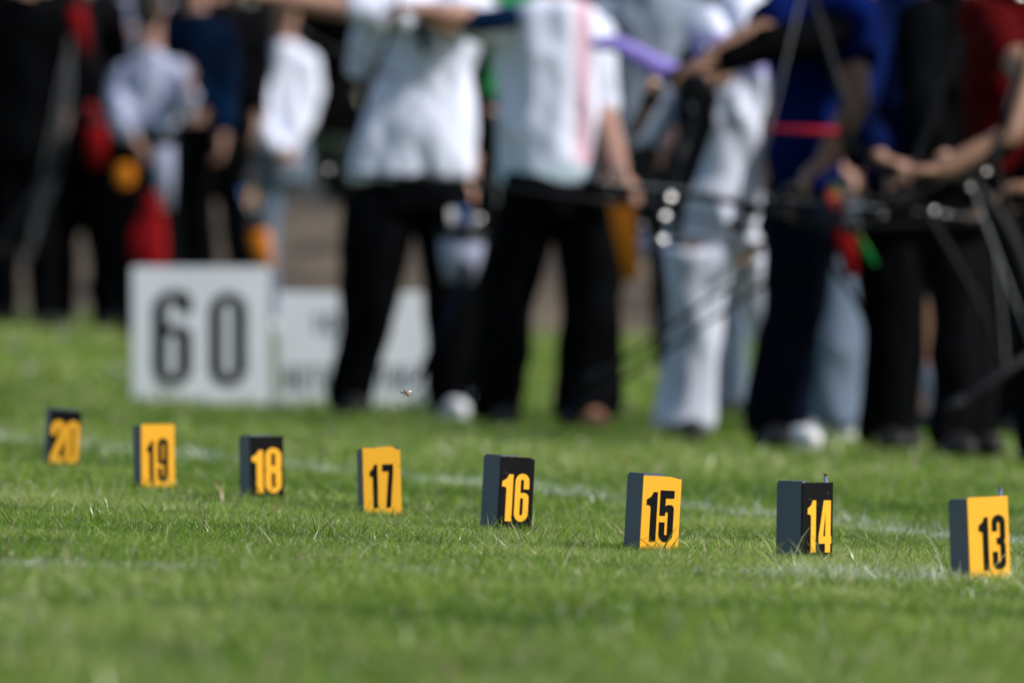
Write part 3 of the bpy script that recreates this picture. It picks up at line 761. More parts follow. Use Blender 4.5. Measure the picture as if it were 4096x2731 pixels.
def foliage(name, blobs, n, size, m, parent, seed=1):
    g = np.random.default_rng(seed); pts = []
    tot = sum(b[3] * b[4] * b[5] for b in blobs)
    for (cx, cy, cz, rx, ry, rz) in blobs:
        k = int(n * rx * ry * rz / tot) + 10
        d = g.normal(size=(k, 3)); d /= np.linalg.norm(d, axis=1)[:, None]; r = g.random(k) ** 0.45
        pts.append(np.array((cx, cy, cz)) + d * r[:, None] * np.array((rx, ry, rz)))
    p = np.concatenate(pts); k = len(p); a = g.normal(size=(k, 3)); a /= np.linalg.norm(a, axis=1)[:, None]
    b = np.cross(a, g.normal(size=(k, 3))); b /= np.linalg.norm(b, axis=1)[:, None]; s = size * (0.6 + 0.8 * g.random(k))[:, None]
    co = np.stack([p - a * s, p - b * s * .45, p + a * s, p + b * s * .45], 1).reshape(-1, 3)
    me = bpy.data.meshes.new(name); me.from_pydata(co.tolist(), [], (np.arange(k * 4).reshape(-1, 4)).tolist())
    at = me.attributes.new('tint', 'FLOAT', 'POINT')
    cl = vnoise(p[:, 0] + 50, p[:, 2] + 50, 0.5, seed + 9); at.data.foreach_set("value", np.repeat(np.clip(cl * 0.7 + g.random(k) * 0.3, 0, 1), 4).astype(np.float32))
    return link(name, me, m, parent, False)

def tree(x, y, h, spread, m, label, n, seed, name='tree', size=0.09):
    g = random.Random(seed); z = ground_z(x, y); root = empty(name, (x, y, z), label, 'tree', 'trees behind the bank')
    bm = bmesh.new(); tube(bm, [(0, 0, -0.2), (0.05, 0, h * .2), (-0.05, 0.1, h * .45), (0.1, 0, h * .8)], [.22, .17, .12, .04], 10)
    for i in range(7):
        a = g.random() * 6.28; zz = h * (.2 + .08 * i); tube(bm, [(0, 0, zz), (math.cos(a) * spread * .35, math.sin(a) * spread * .3, zz + .5), (math.cos(a) * spread * .7, math.sin(a) * spread * .6, zz + 1.1)], [.09, .06, .02], 7)
    obj('trunk', bm, M['bark'], root)
    bl = [(0, 0, h * .5, spread * .75, spread * .6, h * .42)]
    for i in range(16):
        a = g.random() * 6.28; rr = spread * (.45 + .3 * g.random()); zz = h * (.06 + .85 * g.random())
        bl.append((math.cos(a) * rr, math.sin(a) * rr * .8, zz, spread * .38, spread * .34, h * .13))
    foliage('crown', bl, n, size, m, root, seed)
    return root
kinds = [('leaf_copper', 'dark copper coloured bushy tree behind the concrete wall'), ('leaf_dark', 'dark evergreen tree behind the concrete wall')]
TX = [(-9.6, 1), (-6.4, 0), (-3.6, 0), (-1.4, 0), (1.2, 1), (3.8, 1), (6.6, 0), (9.6, 1)]
side_words = ['leftmost, outside the group of people', 'second from the left', 'behind the white jacket', 'behind the gap beside the white jacket', 'behind the back turned white shirt', 'behind the blue shirts', 'second from the right', 'rightmost of the row']
for i, (x, k) in enumerate(TX):
    tree(x, 65 + (i % 2) * 1.2, 7.5, 2.3, M[kinds[k][0]], kinds[k][1] + ', ' + side_words[i], 16000, 40 + i)
for i, x in enumerate((-8, -4.8, -1.8, 0.9, 3.4, 6.4)):
    tree(x, 70 + (i % 2), 9, 2.7, M['leaf_dark'], 'tall dark green tree in the back row, %s' % ('far left edge', 'left end of the frame', 'left of the white shirts', 'middle of the frame', 'right of the middle', 'far right edge')[i], 12000, 60 + i, size=0.13)
tree(0.95, 62.3, 4.2, 0.75, M['leaf_light'], 'light green young tree above the grey jacket', 7000, 90, size=0.07)
# shrub in front of the wall
def shrub(x, y, h, w_, m, label, seed, n=2500):
    z = ground_z(x, y); root = empty('shrub', (x, y, z), label, 'shrub'); g = random.Random(seed)
    bm = bmesh.new()
    for i in range(6):
        a = i * 1.05; tube(bm, [(0, 0, -.05), (math.cos(a) * w_ * .3, math.sin(a) * w_ * .3, h * .5), (math.cos(a) * w_ * .5, math.sin(a) * w_ * .5, h * .85)], [.02, .014, .006], 6)
    obj('stem', bm, M['bark'], root)
    foliage('foliage', [(0, 0, h * .5, w_ * .6, w_ * .5, h * .5)] + [((g.random() - .5) * w_, (g.random() - .5) * w_ * .7, h * (.3 + .6 * g.random()), w_ * .35, w_ * .3, h * .25) for _ in range(7)], n, 0.045, m, root, seed)
shrub(-1.08, 57.0, 0.42, 0.34, M['leaf_dark'], 'small dark green shrub at the top of the brown bank', 5)

# ------------------------------------------------------------------ small plants and an insect
M['petal'] = mat('dandelion_yellow', (0.85, 0.60, 0.02), 0.6); M['stalk'] = mat('flower_stalk', (0.16, 0.26, 0.06), 0.6); M['fluff'] = mat('seed_fluff', (0.75, 0.75, 0.72), 0.8)
def flower(x, y, h, kind, label, k=1.0):
    z = ground_z(x, y) - 0.022; root = empty('dandelion', (x, y, z), label, 'flower', 'dandelions in the far grass')
    bm = bmesh.new(); tube(bm, [(0, 0, 0), (0.006, 0, h * .5), (0.002, 0, h)], [.003 * k, .0026 * k, .0024 * k], 7); obj('stalk', bm, M['stalk'], root)
    g = random.Random(int(x * 1000)); bm = bmesh.new(); c = Vector((0.002, 0, h))
    for i in range(110 if kind else 80):
        if kind: d = Vector((g.gauss(0, 1), g.gauss(0, 1), g.gauss(0, 1))).normalized(); L = 0.024 * k
        else:
            a = g.random() * 6.28; e = g.random() * 1.3; d = Vector((math.cos(a) * math.cos(e), math.sin(a) * math.cos(e), math.sin(e))); L = 0.022 * k
        s = d.cross(Vector((.3, .5, .8))).normalized() * 0.0022 * k
        vs = [bm.verts.new(c + d * L * .15 - s * .4), bm.verts.new(c + d * L * .15 + s * .4), bm.verts.new(c + d * L + s), bm.verts.new(c + d * L - s)]; bm.faces.new(vs)
    obj('seed_head' if kind else 'petals', bm, M['fluff' if kind else 'petal'], root, False)
def at_ground(u, v):
    """where the line of sight through a lawn pixel meets the turf"""
    D = 8.0
    while D < 49:
        p = P(u, v, D)
        if p.z <= ground_z(p.x, D): return p.x, D
        D += 0.02
    return P(u, v, 48).x, 48
x, y = at_ground(215, 1560); flower(x, y, 0.075, 0, 'yellow dandelion standing left of the 60 board', 1.25)
for i, (u, v, lb) in enumerate(((60, 1420, 'pale dandelion clock at the left edge of the lawn'), (110, 1520, 'pale dandelion clock left of the yellow dandelion'), (470, 1530, 'pale dandelion clock beside the foot of the 60 board'), (240, 1380, 'pale dandelion clock in the grass below a white shoe'))):
    x, y = at_ground(u, v); flower(x, y, 0.07, 1, lb, 1.0)

def insect():
    c = P(1626, 1572, 13.2); root = empty('insect', c, 'tiny reddish brown winged insect hovering in front of the white board', 'insect')
    mb = mat('insect_brown', (0.34, 0.12, 0.06), 0.45, 0.3, 400); mw = mat('insect_wing', (0.72, 0.70, 0.66), 0.3, 0.1, 300)
    bm = bmesh.new(); ax = Vector((0.5, 0.1, -0.8)).normalized()
    tube(bm, [-ax * 0.0045, -ax * 0.003, ax * 0.0005, ax * 0.002, ax * 0.0055], [0.0012, 0.0017, 0.0016, 0.0022, 0.0010], 12); ball(bm, -ax * 0.0055, 0.0013)
    for i in range(6):
        s = -1 if i % 2 else 1; k = -ax * 0.0015 + ax * 0.0012 * (i // 2); tube(bm, [k, k + Vector((0.003 * s, -0.001, -0.0015)), k + Vector((0.0045 * s, -0.001, -0.0045))], [0.0003, 0.00025, 0.00015], 5)
    me = bpy.data.meshes.new('body'); bm.to_mesh(me); bm.free(); link('body', me, mb, root)
    for s, tip in ((-1, Vector((-0.0115, 0.002, 0.0008))), (1, Vector((0.0095, 0.002, 0.0040)))):
        bm = bmesh.new(); r = -ax * 0.002; n = 9; up = []; dn = []
        for i in range(n):
            f = i / (n - 1); wv = math.sin(math.pi * f ** 0.7) * 0.0019; q = r.lerp(tip, f); up.append(q + Vector((0, 0.0005, wv * .6))); dn.append(q - Vector((0, 0.0005, wv)))
        vs = [bm.verts.new(p) for p in up + dn[-2:0:-1]]; f0 = bm.faces.new(vs); bmesh.ops.solidify(bm, geom=[f0], thickness=0.0001)
        obj('wing', bm, mw, root)
insect()
#@@PEOPLE
# ------------------------------------------------------------------ archers on the line
G1 = 'archers standing on the shooting line'; G2 = 'people standing behind the 60 board'
def DF(u, v): return FPX * 0.32 / (v - SLOPE * (u - 2048) - HOR)
STRIPE = M['white'].copy(); STRIPE.name = 'white_cloth_red_side'
def add_band(m, axis, lo, hi, col, src='Generated'):
    n = m.node_tree; b = n.nodes["Principled BSDF"]; l = b.inputs["Base Color"].links[0].from_socket
    tc = n.nodes.new("ShaderNodeTexCoord"); sp = n.nodes.new("ShaderNodeSeparateXYZ"); n.links.new(tc.outputs[src], sp.inputs[0])
    a = n.nodes.new("ShaderNodeMapRange"); a.interpolation_type = 'SMOOTHSTEP'; a.inputs[1].default_value = lo - 0.02; a.inputs[2].default_value = lo + 0.02
    c = n.nodes.new("ShaderNodeMapRange"); c.interpolation_type = 'SMOOTHSTEP'; c.inputs[1].default_value = hi - 0.02; c.inputs[2].default_value = hi + 0.02
    n.links.new(sp.outputs[axis], a.inputs[0]); n.links.new(sp.outputs[axis], c.inputs[0])
    s = n.nodes.new("ShaderNodeMath"); s.operation = 'SUBTRACT'; n.links.new(a.outputs[0], s.inputs[0]); n.links.new(c.outputs[0], s.inputs[1])
    mx = n.nodes.new("ShaderNodeMixRGB"); mx.inputs[2].default_value = (*col, 1); n.links.new(s.outputs[0], mx.inputs[0]); n.links.new(l, mx.inputs[1]); n.links.new(mx.outputs[0], b.inputs["Base Color"])
add_band(STRIPE, 0, 0.72, 0.82, (0.58, 0.38, 0.46)); add_band(STRIPE, 2, 0.0, 0.13, (0.50, 0.62, 0.70)); M['stripe'] = STRIPE
PV = M['white'].copy(); PV.name = 'white_cloth_violet_shoulder'; add_band(PV, 2, 0.66, 0.82, (0.34, 0.30, 0.60)); M['violet_top'] = PV

# archer in white, black trousers, left of the centre
DA = DF(1560, 1648)
person('archer in a loose white shirt standing in front of the low white board', G1, DA,
       [(1400, 1885, 712), (1418, 1885, 560), (1475, 1885, 400), (1560, 1880, 280), (1600, 1900, 170), (1610, 1890, 60), (1660, 1850, 10)],
       [[(1530, 830, 150, 0), (1490, 1060, 125, -.03), (1465, 1290, 95, -.05), (1400, 1560, 92, 0), (1395, 1615, 88, 0)],
        [(1770, 830, 135, .05), (1795, 1080, 100, .08), (1800, 1330, 95, .1), (1790, 1520, 85, .1), (1795, 1580, 80, .1)]],
       arms=[[(1660, 45, 70, -.1), (1520, 60, 62, -.25), (1330, 35, 50, -.3), (1090, 0, 38, -.35), (-1, -0.3, 0.1)],
             [(1860, 40, 70, -.1), (1790, 110, 55, -.3), (1740, 90, 48, -.35), (1690, 60, 42, -.4), (-1, -.2, .2)]],
       shirt='white', pants='black', shoes=['shoe_dark', 'shoe_white'], hips=[(1405, 1880, 860), (1410, 1875, 760), (1500, 1800, 690)], sleeve=0.45, yaw=-1.3, guards=[('lanyard', [(1640, 0, 26, -.16), (1672, 60, 26, -.2), (1690, 150, 22, -.19), (1700, 215, 14, -.18)], 'blue')],
       extra=[[(1600, 90, 120, .05), (1480, 180, 95, .1), (1430, 260, 45, .1)]], seed=3, hemw=0.014)
# archer seen from behind, white shirt with red side
DB = DF(2200, 1692)
person('archer seen from behind in a white shirt with a faint pink side stripe', G1, DB,
       [(2000, 2375, 745), (1990, 2370, 600), (2000, 2385, 430), (1985, 2400, 280), (1975, 2405, 150), (2010, 2395, 70), (2090, 2340, 25)],
       [[(2100, 850, 118, 0), (2070, 1050, 108, 0), (2030, 1300, 100, 0), (2000, 1560, 96, 0), (1990, 1650, 92, 0)],
        [(2330, 850, 118, 0), (2345, 1050, 110, 0), (2360, 1300, 112, 0), (2350, 1560, 132, 0), (2345, 1655, 128, 0)]],
       arms=[[(2010, 110, 66, 0), (1925, 90, 56, -.1), (1850, 75, 48, -.25), (1740, 60, 40, -.3), (-1, -.1, .1)],
             [(2370, 120, 60, .1), (2400, 400, 52, .15), (2450, 560, 46, 0), (2470, 690, 44, -.15), (.4, -.2, -.5)]],
       shirt='stripe', pants='black', shoes=['shoe_dark', 'shoe_tan'], hips=[(1985, 2440, 870), (1990, 2420, 770), (2010, 2370, 690)], sleeve=0.42, yaw=-2.6, seed=8,
       guards=[('arm_guard', [(2040, 75, 50, -.12), (1950, 90, 50, -.16), (1865, 96, 44, -.25)], 'midblue')])
# light trousers
DD = DF(2700, 1742)
person('archer in pale blue grey trousers and a white shirt with violet shoulders', G1, DD,
       [(2690, 3060, 930), (2720, 3060, 800), (2780, 3070, 650), (2800, 3080, 500), (2790, 3110, 380), (2790, 3120, 250), (2830, 3110, 80), (2880, 3070, 20)],
       [[(2790, 1010, 140, -.05), (2775, 1200, 115, -.05), (2765, 1400, 105, -.05), (2740, 1600, 115, -.05), (2730, 1690, 120, -.05)],
        [(2960, 1010, 110, .15), (3030, 1150, 75, .2), (3065, 1330, 62, .25), (3120, 1550, 60, .25), (3160, 1640, 60, .25)]],
       arms=[[(2830, 130, 60, -.2), (2870, 320, 55, -.3), (2810, 330, 50, -.35), (2780, 330, 50, -.4), (-.8, -.3, .1)],
             [(3100, 130, 70, 0), (3115, 330, 56, -.05), (3105, 560, 48, -.1), (3080, 850, 42, -.15), (-.2, -.1, -1)]],
       shirt='violet_top', pants='trgrey', shoes=['shoe_dark', 'shoe_dark'], hips=[(2660, 3060, 1010), (2665, 3040, 930), (2700, 3030, 850)], sleeve=0.28, yaw=-1.4, skin='skin_tan', seed=12, hemw=0.015)
# blue shirt, navy trousers
DE = DF(3080, 1775)
person('archer in a royal blue shirt and dark navy trousers stepping forward', G1, DE,
       [(3080, 3370, 760), (3085, 3380, 600), (3090, 3400, 420), (3080, 3420, 250), (3080, 3440, 120), (3130, 3420, 30), (3200, 3360, -20)],
       [[(3160, 900, 120, -.1), (3160, 1090, 112, -.15), (3155, 1280, 98, -.2), (3090, 1520, 92, -.2), (3065, 1700, 82, -.2)],
        [(3230, 900, 110, .1), (3240, 1090, 90, .2), (3230, 1300, 60, .3), (3215, 1500, 50, .35), (3200, 1600, 50, .35)]],
       arms=[[(3150, 60, 75, -.2), (3040, 170, 72, -.35), (2960, 190, 66, -.4), (2830, 270, 50, -.45), (-1, -.2, -.3)],
             [(3400, 60, 80, -.1), (3400, 250, 64, -.2), (3410, 420, 55, -.3), (3290, 640, 44, -.4), (-.6, -.3, -.5)]],
       shirt='blue', pants='navy', shoes=['shoe_dark', 'shoe_white'], hips=[(3050, 3340, 930), (3060, 3350, 840), (3080, 3350, 720)], sleeve=0.30, yaw=-1.2, skin='skin_tan', seed=17,
       guards=[('arm_guard', [(3330, 130, 78, -.3), (3180, 180, 78, -.36), (3040, 200, 74, -.4), (2880, 262, 56, -.45)], 'black')])
# grey trousers behind
DFF = DF(3320, 1740)
person('person in slate grey trousers and white shoes between two archers in blue', G1, DFF,
       [(3290, 3500, 720), (3280, 3500, 560), (3280, 3520, 400), (3270, 3540, 220), (3270, 3540, 80), (3330, 3480, 20)],
       [[(3350, 830, 95, 0), (3345, 1050, 98, 0), (3340, 1300, 98, 0), (3335, 1500, 98, 0), (3335, 1650, 95, 0)],
        [(3400, 830, 90, .1), (3400, 1050, 80, .2), (3400, 1300, 70, .25), (3385, 1450, 64, .25), (3375, 1600, 60, .25)]],
       arms=[[(3290, 130, 60, 0), (3270, 380, 50, 0), (3280, 560, 42, -.1), (3330, 660, 36, -.2), (.5, -.2, -.4)],
             [(3510, 130, 60, 0), (3530, 380, 50, 0), (3520, 560, 42, -.1), (3500, 640, 36, -.2), (-.3, -.2, -.4)]],
       shirt='navy', pants='trslate', shoes='shoe_white', hips=[(3265, 3460, 850), (3270, 3460, 760), (3290, 3470, 680)], sleeve=0.8, seed=22, shoe_dirs=[(-1, -.3, 0), (.8, -.5, 0)])
# blue shirt, black trousers
DG = DF(3570, 1785)
person('archer in a dark blue shirt and straight black trousers right of the red quiver', G1, DG,
       [(3470, 3740, 760), (3460, 3740, 600), (3450, 3730, 420), (3430, 3740, 250), (3440, 3760, 100), (3490, 3700, 20), (3540, 3660, -30)],
       [[(3540, 900, 110, 0), (3550, 1100, 108, 0), (3560, 1300, 100, 0), (3560, 1550, 98, 0), (3530, 1720, 95, 0)],
        [(3640, 900, 100, .1), (3640, 1100, 95, .2), (3630, 1300, 90, .2), (3610, 1550, 80, .2), (3600, 1690, 75, .2)]],
       arms=[[(3460, 80, 72, -.1), (3440, 330, 58, -.25), (3420, 480, 50, -.35), (3490, 650, 40, -.45), (.7, -.3, -.2)],
             [(3720, 80, 72, 0), (3760, 330, 58, -.1), (3730, 520, 50, -.2), (3660, 660, 40, -.3), (-.6, -.3, -.2)]],
       shirt='deepblue', pants='black', shoes='shoe_dark', hips=[(3440, 3740, 930), (3450, 3740, 830), (3480, 3720, 730)], sleeve=0.9, yaw=-1.0, seed=27)
# black jacket
DH = DF(3820, 1808)
person('person all in black standing between the blue shirt and the dark red shirt', G1, DH,
       [(3670, 3950, 760), (3650, 3930, 600), (3640, 3900, 420), (3650, 3900, 250), (3660, 3900, 100), (3700, 3870, 20), (3740, 3830, -30)],
       [[(3760, 900, 100, 0), (3800, 1100, 96, 0), (3815, 1300, 84, 0), (3820, 1550, 84, 0), (3800, 1740, 80, 0)],
        [(3870, 900, 95, .1), (3885, 1100, 90, .1), (3900, 1300, 78, .1), (3915, 1550, 74, .1), (3920, 1740, 70, .1)]],
       arms=[[(3690, 80, 72, -.1), (3650, 350, 60, -.2), (3700, 560, 48, -.4), (3760, 700, 38, -.45), (.9, -.2, -.1)],
             [(3880, 80, 72, 0), (3930, 350, 60, 0), (3940, 560, 48, -.1), (3930, 700, 38, -.1), (0, -.2, -1)]],
       shirt='black', pants='black2', shoes='shoe_dark', hips=[(3680, 3960, 930), (3680, 3960, 830), (3690, 3940, 730)], sleeve=0.85, yaw=-1.2, seed=31)
DI = DF(4010, 1830)
person('archer in a dark red shirt and black trousers at the right edge, forearm stretched left', G1, DI,
       [(3900, 4170, 700), (3880, 4170, 520), (3870, 4180, 380), (3880, 4190, 230), (3890, 4190, 90), (3950, 4150, 10), (4000, 4110, -40)],
       [[(4060, 900, 110, -.1), (4110, 1100, 92, -.2), (4140, 1300, 84, -.25), (4130, 1550, 80, -.25), (4125, 1770, 76, -.25)],
        [(4150, 900, 100, .1), (4200, 1100, 90, .15), (4230, 1300, 80, .2), (4250, 1550, 76, .2), (4260, 1740, 72, .2)]],
       arms=[[(3930, 80, 72, -.1), (4075, 330, 60, -.45), (4000, 560, 52, -.55), (3720, 700, 42, -.6), (-1, -.1, .0)],
             [(4170, 80, 72, 0), (4190, 350, 58, 0), (4200, 560, 48, -.1), (4120, 760, 38, -.3), (-.9, -.2, 0)]],
       shirt='dkred', pants='black', shoes='shoe_dark', hips=[(3960, 4230, 900), (3930, 4200, 800), (3920, 4180, 680)], sleeve=0.30, yaw=-1.2, skin='skin_tan', seed=37,
       guards=[('arm_guard', [(4070, 350, 62, -.45), (4040, 460, 60, -.49), (3960, 600, 56, -.55), (3900, 640, 50, -.57)], 'black')])
# people just behind the line
person('person in a grey jacket and black trousers behind the violet bow limb', G1, 34.5,
       [(2385, 2720, 590), (2380, 2750, 450), (2385, 2790, 250), (2380, 2800, 100), (2440, 2760, 10), (2520, 2680, -40)],
       [[(2460, 700, 95, 0), (2440, 900, 80, 0), (2425, 1100, 60, 0), (2420, 1300, 50, 0), (2425, 1500, 46, 0)],
        [(2600, 700, 85, 0), (2625, 900, 62, 0), (2650, 1100, 50, 0), (2660, 1300, 46, 0), (2690, 1500, 46, 0)]],
       arms=[[(2400, 60, 62, 0), (2370, 300, 50, 0), (2380, 480, 42, -.1), (2430, 620, 34, -.1), (0, -.2, -1)],
             [(2770, 60, 62, 0), (2790, 250, 52, 0), (2770, 420, 42, -.1), (2700, 560, 34, -.2), (-.6, -.2, -.6)]],
       shirt='grey', pants='black', hips=[(2390, 2720, 760), (2385, 2720, 650), (2400, 2710, 560)], sleeve=0.9, seed=41)
person('person in a bright green top and black trousers between the two white shirts', G1, 34.0,
       [(1870, 2080, 395), (1865, 2085, 300), (1860, 2090, 180), (1860, 2090, 60), (1900, 2060, -20), (1940, 2020, -70)],
       [[(1920, 560, 75, 0), (1915, 800, 66, 0), (1910, 1050, 60, 0), (1905, 1280, 54, 0), (1900, 1540, 50, 0)],
        [(2020, 560, 75, 0), (2020, 800, 66, 0), (2015, 1050, 60, 0), (2010, 1280, 54, 0), (2010, 1540, 50, 0)]],
       arms=[[(1880, -10, 50, 0), (1860, 150, 44, 0), (1870, 330, 38, -.1), (1930, 440, 32, -.15), (.8, -.2, -.3)],
             [(2080, -10, 50, 0), (2100, 150, 44, 0), (2090, 330, 38, 0), (2085, 470, 32, 0), (0, -.2, -1)]],
       shirt='green', pants='black', hips=[(1870, 2080, 600), (1870, 2080, 490), (1875, 2075, 370)], sleeve=0.85, seed=44)
person('person in black crouching legs partly hidden behind the grey and blue quiver', G1, 33.0,
       [(1650, 1850, 560), (1640, 1860, 430), (1640, 1870, 300), (1640, 1870, 160), (1680, 1830, 60), (1720, 1790, 10)],
       [[(1750, 700, 80, 0), (1800, 900, 90, -.05), (1870, 1130, 90, -.1), (1850, 1350, 80, 0), (1835, 1560, 72, 0)],
        [(1800, 700, 80, 0), (1900, 900, 85, 0), (1945, 1150, 75, 0), (1960, 1350, 66, 0), (1965, 1570, 60, 0)]],
       arms=[[(1650, 150, 55, 0), (1640, 340, 46, 0), (1680, 520, 40, -.1), (1700, 640, 34, -.1), (0, -.2, -1)],
             [(1860, 150, 55, 0), (1890, 400, 48, 0), (1880, 640, 44, -.2), (1855, 840, 42, -.4), (-.1, -.3, -1)]],
       shirt='black2', pants='black', shoes=['shoe_white', 'shoe_dark'], hips=[(1650, 1880, 760), (1650, 1870, 640), (1660, 1850, 540)], sleeve=0.6, seed=47)

# ------------------------------------------------------------------ people behind the 60 board
def simple(label, D, cx, sh, hem, foot, half, lh, shirt, pants, spread=70, arms=None, shoes='shoe_dark', skin='skin', seed=1, sleeve=0.9, yaw=0.0, legr=60, hair='hair_dark', top_shift=0, torso=None, legs=None):
    c = cx; t = top_shift
    tor = torso or [(c - half * .95, c + half * .95, hem), (c - half * .9 + t * .2, c + half * .9 + t * .2, hem - (hem - sh) * .3), (c - half + t * .6, c + half + t * .6, hem - (hem - sh) * .7), (c - half * .95 + t, c + half * .95 + t, sh + 45), (c - half * .55 + t, c + half * .55 + t, sh)]
    lg = legs or [[(c - spread * .6, hem + 90, legr * 1.15, 0), (c - spread * .8, (hem + foot) / 2 - 60, legr, 0), (c - spread, (hem + foot) / 2 + 80, legr * .85, 0), (c - spread, foot - 130, legr * .78, 0), (c - spread, foot - 55, legr * .74, 0)],
          [(c + spread * .6, hem + 90, legr * 1.15, 0), (c + spread * .8, (hem + foot) / 2 - 60, legr, 0), (c + spread, (hem + foot) / 2 + 80, legr * .85, 0), (c + spread, foot - 130, legr * .78, 0), (c + spread, foot - 55, legr * .74, 0)]]
    ar = arms or [[(c - half * .95 + t, sh + 60, 46, 0), (c - half * 1.1 + t * .6, sh + 230, 38, 0), (c - half * 1.1, sh + 370, 33, -.05), (c - half * 1.05, sh + 460, 28, -.1), (0, -.2, -1)],
          [(c + half * .95 + t, sh + 60, 46, 0), (c + half * 1.1 + t * .6, sh + 230, 38, 0), (c + half * 1.1, sh + 370, 33, -.05), (c + half * 1.05, sh + 460, 28, -.1), (0, -.2, -1)]]
    return person(label, G2, D, tor, lg, arms=ar, shirt=shirt, pants=pants, shoes=shoes, skin=skin, sleeve=sleeve, yaw=yaw, seed=seed, hair=hair,
                  hips=[(c - half * .95, c + half * .95, hem + 90), (c - half * .95, c + half * .95, hem + 20), (c - half * .85, c + half * .85, hem - 60)])
simple('person in a bright white jacket and grey trousers right of the black jacket', 44.5, 1135, 170, 640, 1300, 105, 0, 'white', 'trslate', 40, seed=51, shoes='shoe_white', yaw=.4, sleeve=1.0, legr=40,
       torso=[(1085, 1195, 655), (1070, 1220, 520), (1058, 1250, 360), (1058, 1245, 260), (1085, 1200, 190)],
       arms=[[(1075, 240, 42, 0), (1050, 400, 34, -.1), (1060, 520, 30, -.15), (1110, 590, 26, -.2), (.7, -.2, -.3)], [(1220, 250, 44, 0), (1240, 350, 40, 0), (1205, 480, 34, -.04), (1150, 590, 28, -.10), (-.5, -.2, -.6)]],
       legs=[[(1075, 740, 52, 0), (1060, 880, 46, 0), (1050, 1020, 42, 0), (1050, 1150, 38, 0), (1050, 1250, 36, 0)], [(1110, 740, 40, .1), (1085, 880, 38, .1), (1075, 1020, 36, .1), (1075, 1150, 34, .1), (1075, 1250, 34, .1)]])
simple('person in a black jacket and black trousers with legs apart above the 60 board', 43.5, 855, 20, 600, 1300, 165, 0, 'black2', 'black', 110, seed=53, yaw=-.5, legr=62)
simple('person seen from behind in a pale lavender grey top beside the black jacket', 42.5, 590, 215, 520, 1300, 125, 0, 'offwhite', 'black', 60, seed=55, legr=68, yaw=2.9, sleeve=.9,
       torso=[(465, 712, 520), (470, 712, 420), (485, 710, 330), (510, 690, 260), (550, 650, 220)],
       arms=[[(500, 300, 40, 0), (480, 400, 34, -.05), (500, 500, 28, -.2), (540, 560, 26, -.2), (.6, -.2, -.6)], [(700, 290, 42, 0), (730, 380, 36, -.1), (745, 440, 32, -.2), (760, 360, 28, -.25), (.2, -.2, 1)]])
simple('person in a pale grey top raised arm behind the lavender grey top', 46.0, 520, 10, 420, 1290, 130, 0, 'offwhite', 'black2', 60, seed=57, legr=50,
       arms=[[(420, 50, 44, 0), (390, 130, 40, -.1), (430, 170, 36, -.2), (520, 140, 30, -.25), (1, -.1, .1)], [(620, 50, 44, 0), (690, 90, 40, -.1), (760, 120, 34, -.2), (830, 130, 28, -.2), (1, -.1, 0)]])
simple('person in a mid blue top standing close in front of the black jacket', 43.1, 760, 90, 330, 1290, 125, 0, 'midblue', 'black', 60, seed=58, legr=50, torso=[(660, 880, 420), (655, 890, 300), (650, 900, 200), (660, 890, 120), (720, 840, 70)])
simple('person in black with a grey strap at the far left edge', 43.0, 90, 0, 560, 1310, 165, 0, 'black', 'black', 80, seed=59, legr=72, shoes='shoe_dark', yaw=-.8)
simple('person in a dark jacket second from the left edge', 43.8, 330, 0, 560, 1290, 140, 0, 'black2', 'black', 75, seed=61, legr=58, yaw=.6, skin='skin_tan',
       arms=[[(310, 20, 44, -.2), (345, 200, 36, -.3), (400, 340, 34, -.35), (400, 520, 28, -.4), (0, -.2, -1)], [(440, 40, 44, 0), (470, 230, 38, 0), (470, 380, 33, 0), (460, 470, 28, 0), (0, -.2, -1)]])
simple('person with white shoes and dark blue trousers between the two leftmost people', 45.5, 175, -20, 540, 1360, 120, 0, 'black2', 'navy', 30, seed=63, shoes='shoe_white', legr=44)

def onlooker(label, D, cx, half, shirt, pants, seed, foot=1720, sp=45, legr=62, skin='skin_tan', dy=0):
    c = cx; ppm = FPX / D; hip = foot - 0.86 * ppm; sh = foot - 1.42 * ppm; k = ppm / 1200
    return person(label, G3, D, [(c - half, c + half, hip), (c - half, c + half, hip - 150 * k), (c - half * 1.05, c + half * 1.05, hip - 350 * k), (c - half * 1.05, c + half * 1.05, hip - 520 * k), (c - half * .9, c + half * .9, sh + 60 * k), (c - half * .5, c + half * .5, sh)],
        [[(c - sp * .6, hip + 110 * k, legr * 1.2, 0), (c - sp * .8, hip + 350 * k, legr, 0), (c - sp, hip + 620 * k, legr * .9, 0), (c - sp, foot - 60, legr * .8, 0)],
         [(c + sp * .6, hip + 110 * k, legr * 1.2, 0), (c + sp * .8, hip + 350 * k, legr, 0), (c + sp, hip + 620 * k, legr * .9, 0), (c + sp, foot - 60, legr * .8, 0)]],
        arms=[[(c - half, sh + 80 * k, 56 * k, 0), (c - half * 1.2, sh + 370 * k, 48 * k, 0), (c - half * 1.0, sh + 560 * k, 40 * k, -.15), (c - half * .5, sh + 640 * k, 34 * k, -.25), (1, -.2, -.2)],
              [(c + half, sh + 80 * k, 56 * k, 0), (c + half * 1.2, sh + 370 * k, 48 * k, 0), (c + half * 1.15, sh + 600 * k, 40 * k, -.05), (c + half * 1.1, sh + 740 * k, 34 * k, -.1), (0, -.2, -1)]],
        shirt=shirt, pants=pants, skin=skin, sleeve=.9, seed=seed, yaw=.3 * (seed % 5) - .6,
        hips=[(c - half * .98, c + half * .98, hip + 110 * k), (c - half, c + half, hip + 30 * k), (c - half * .9, c + half * .9, hip - 60 * k)])
G3 = 'dark clothed people standing behind the right hand archers'
onlooker('person in black clothes seen in the gap right of the dark blue shirt', 30.5, 3725, 120, 'black', 'trslate', 71, 1735, 34, 46)
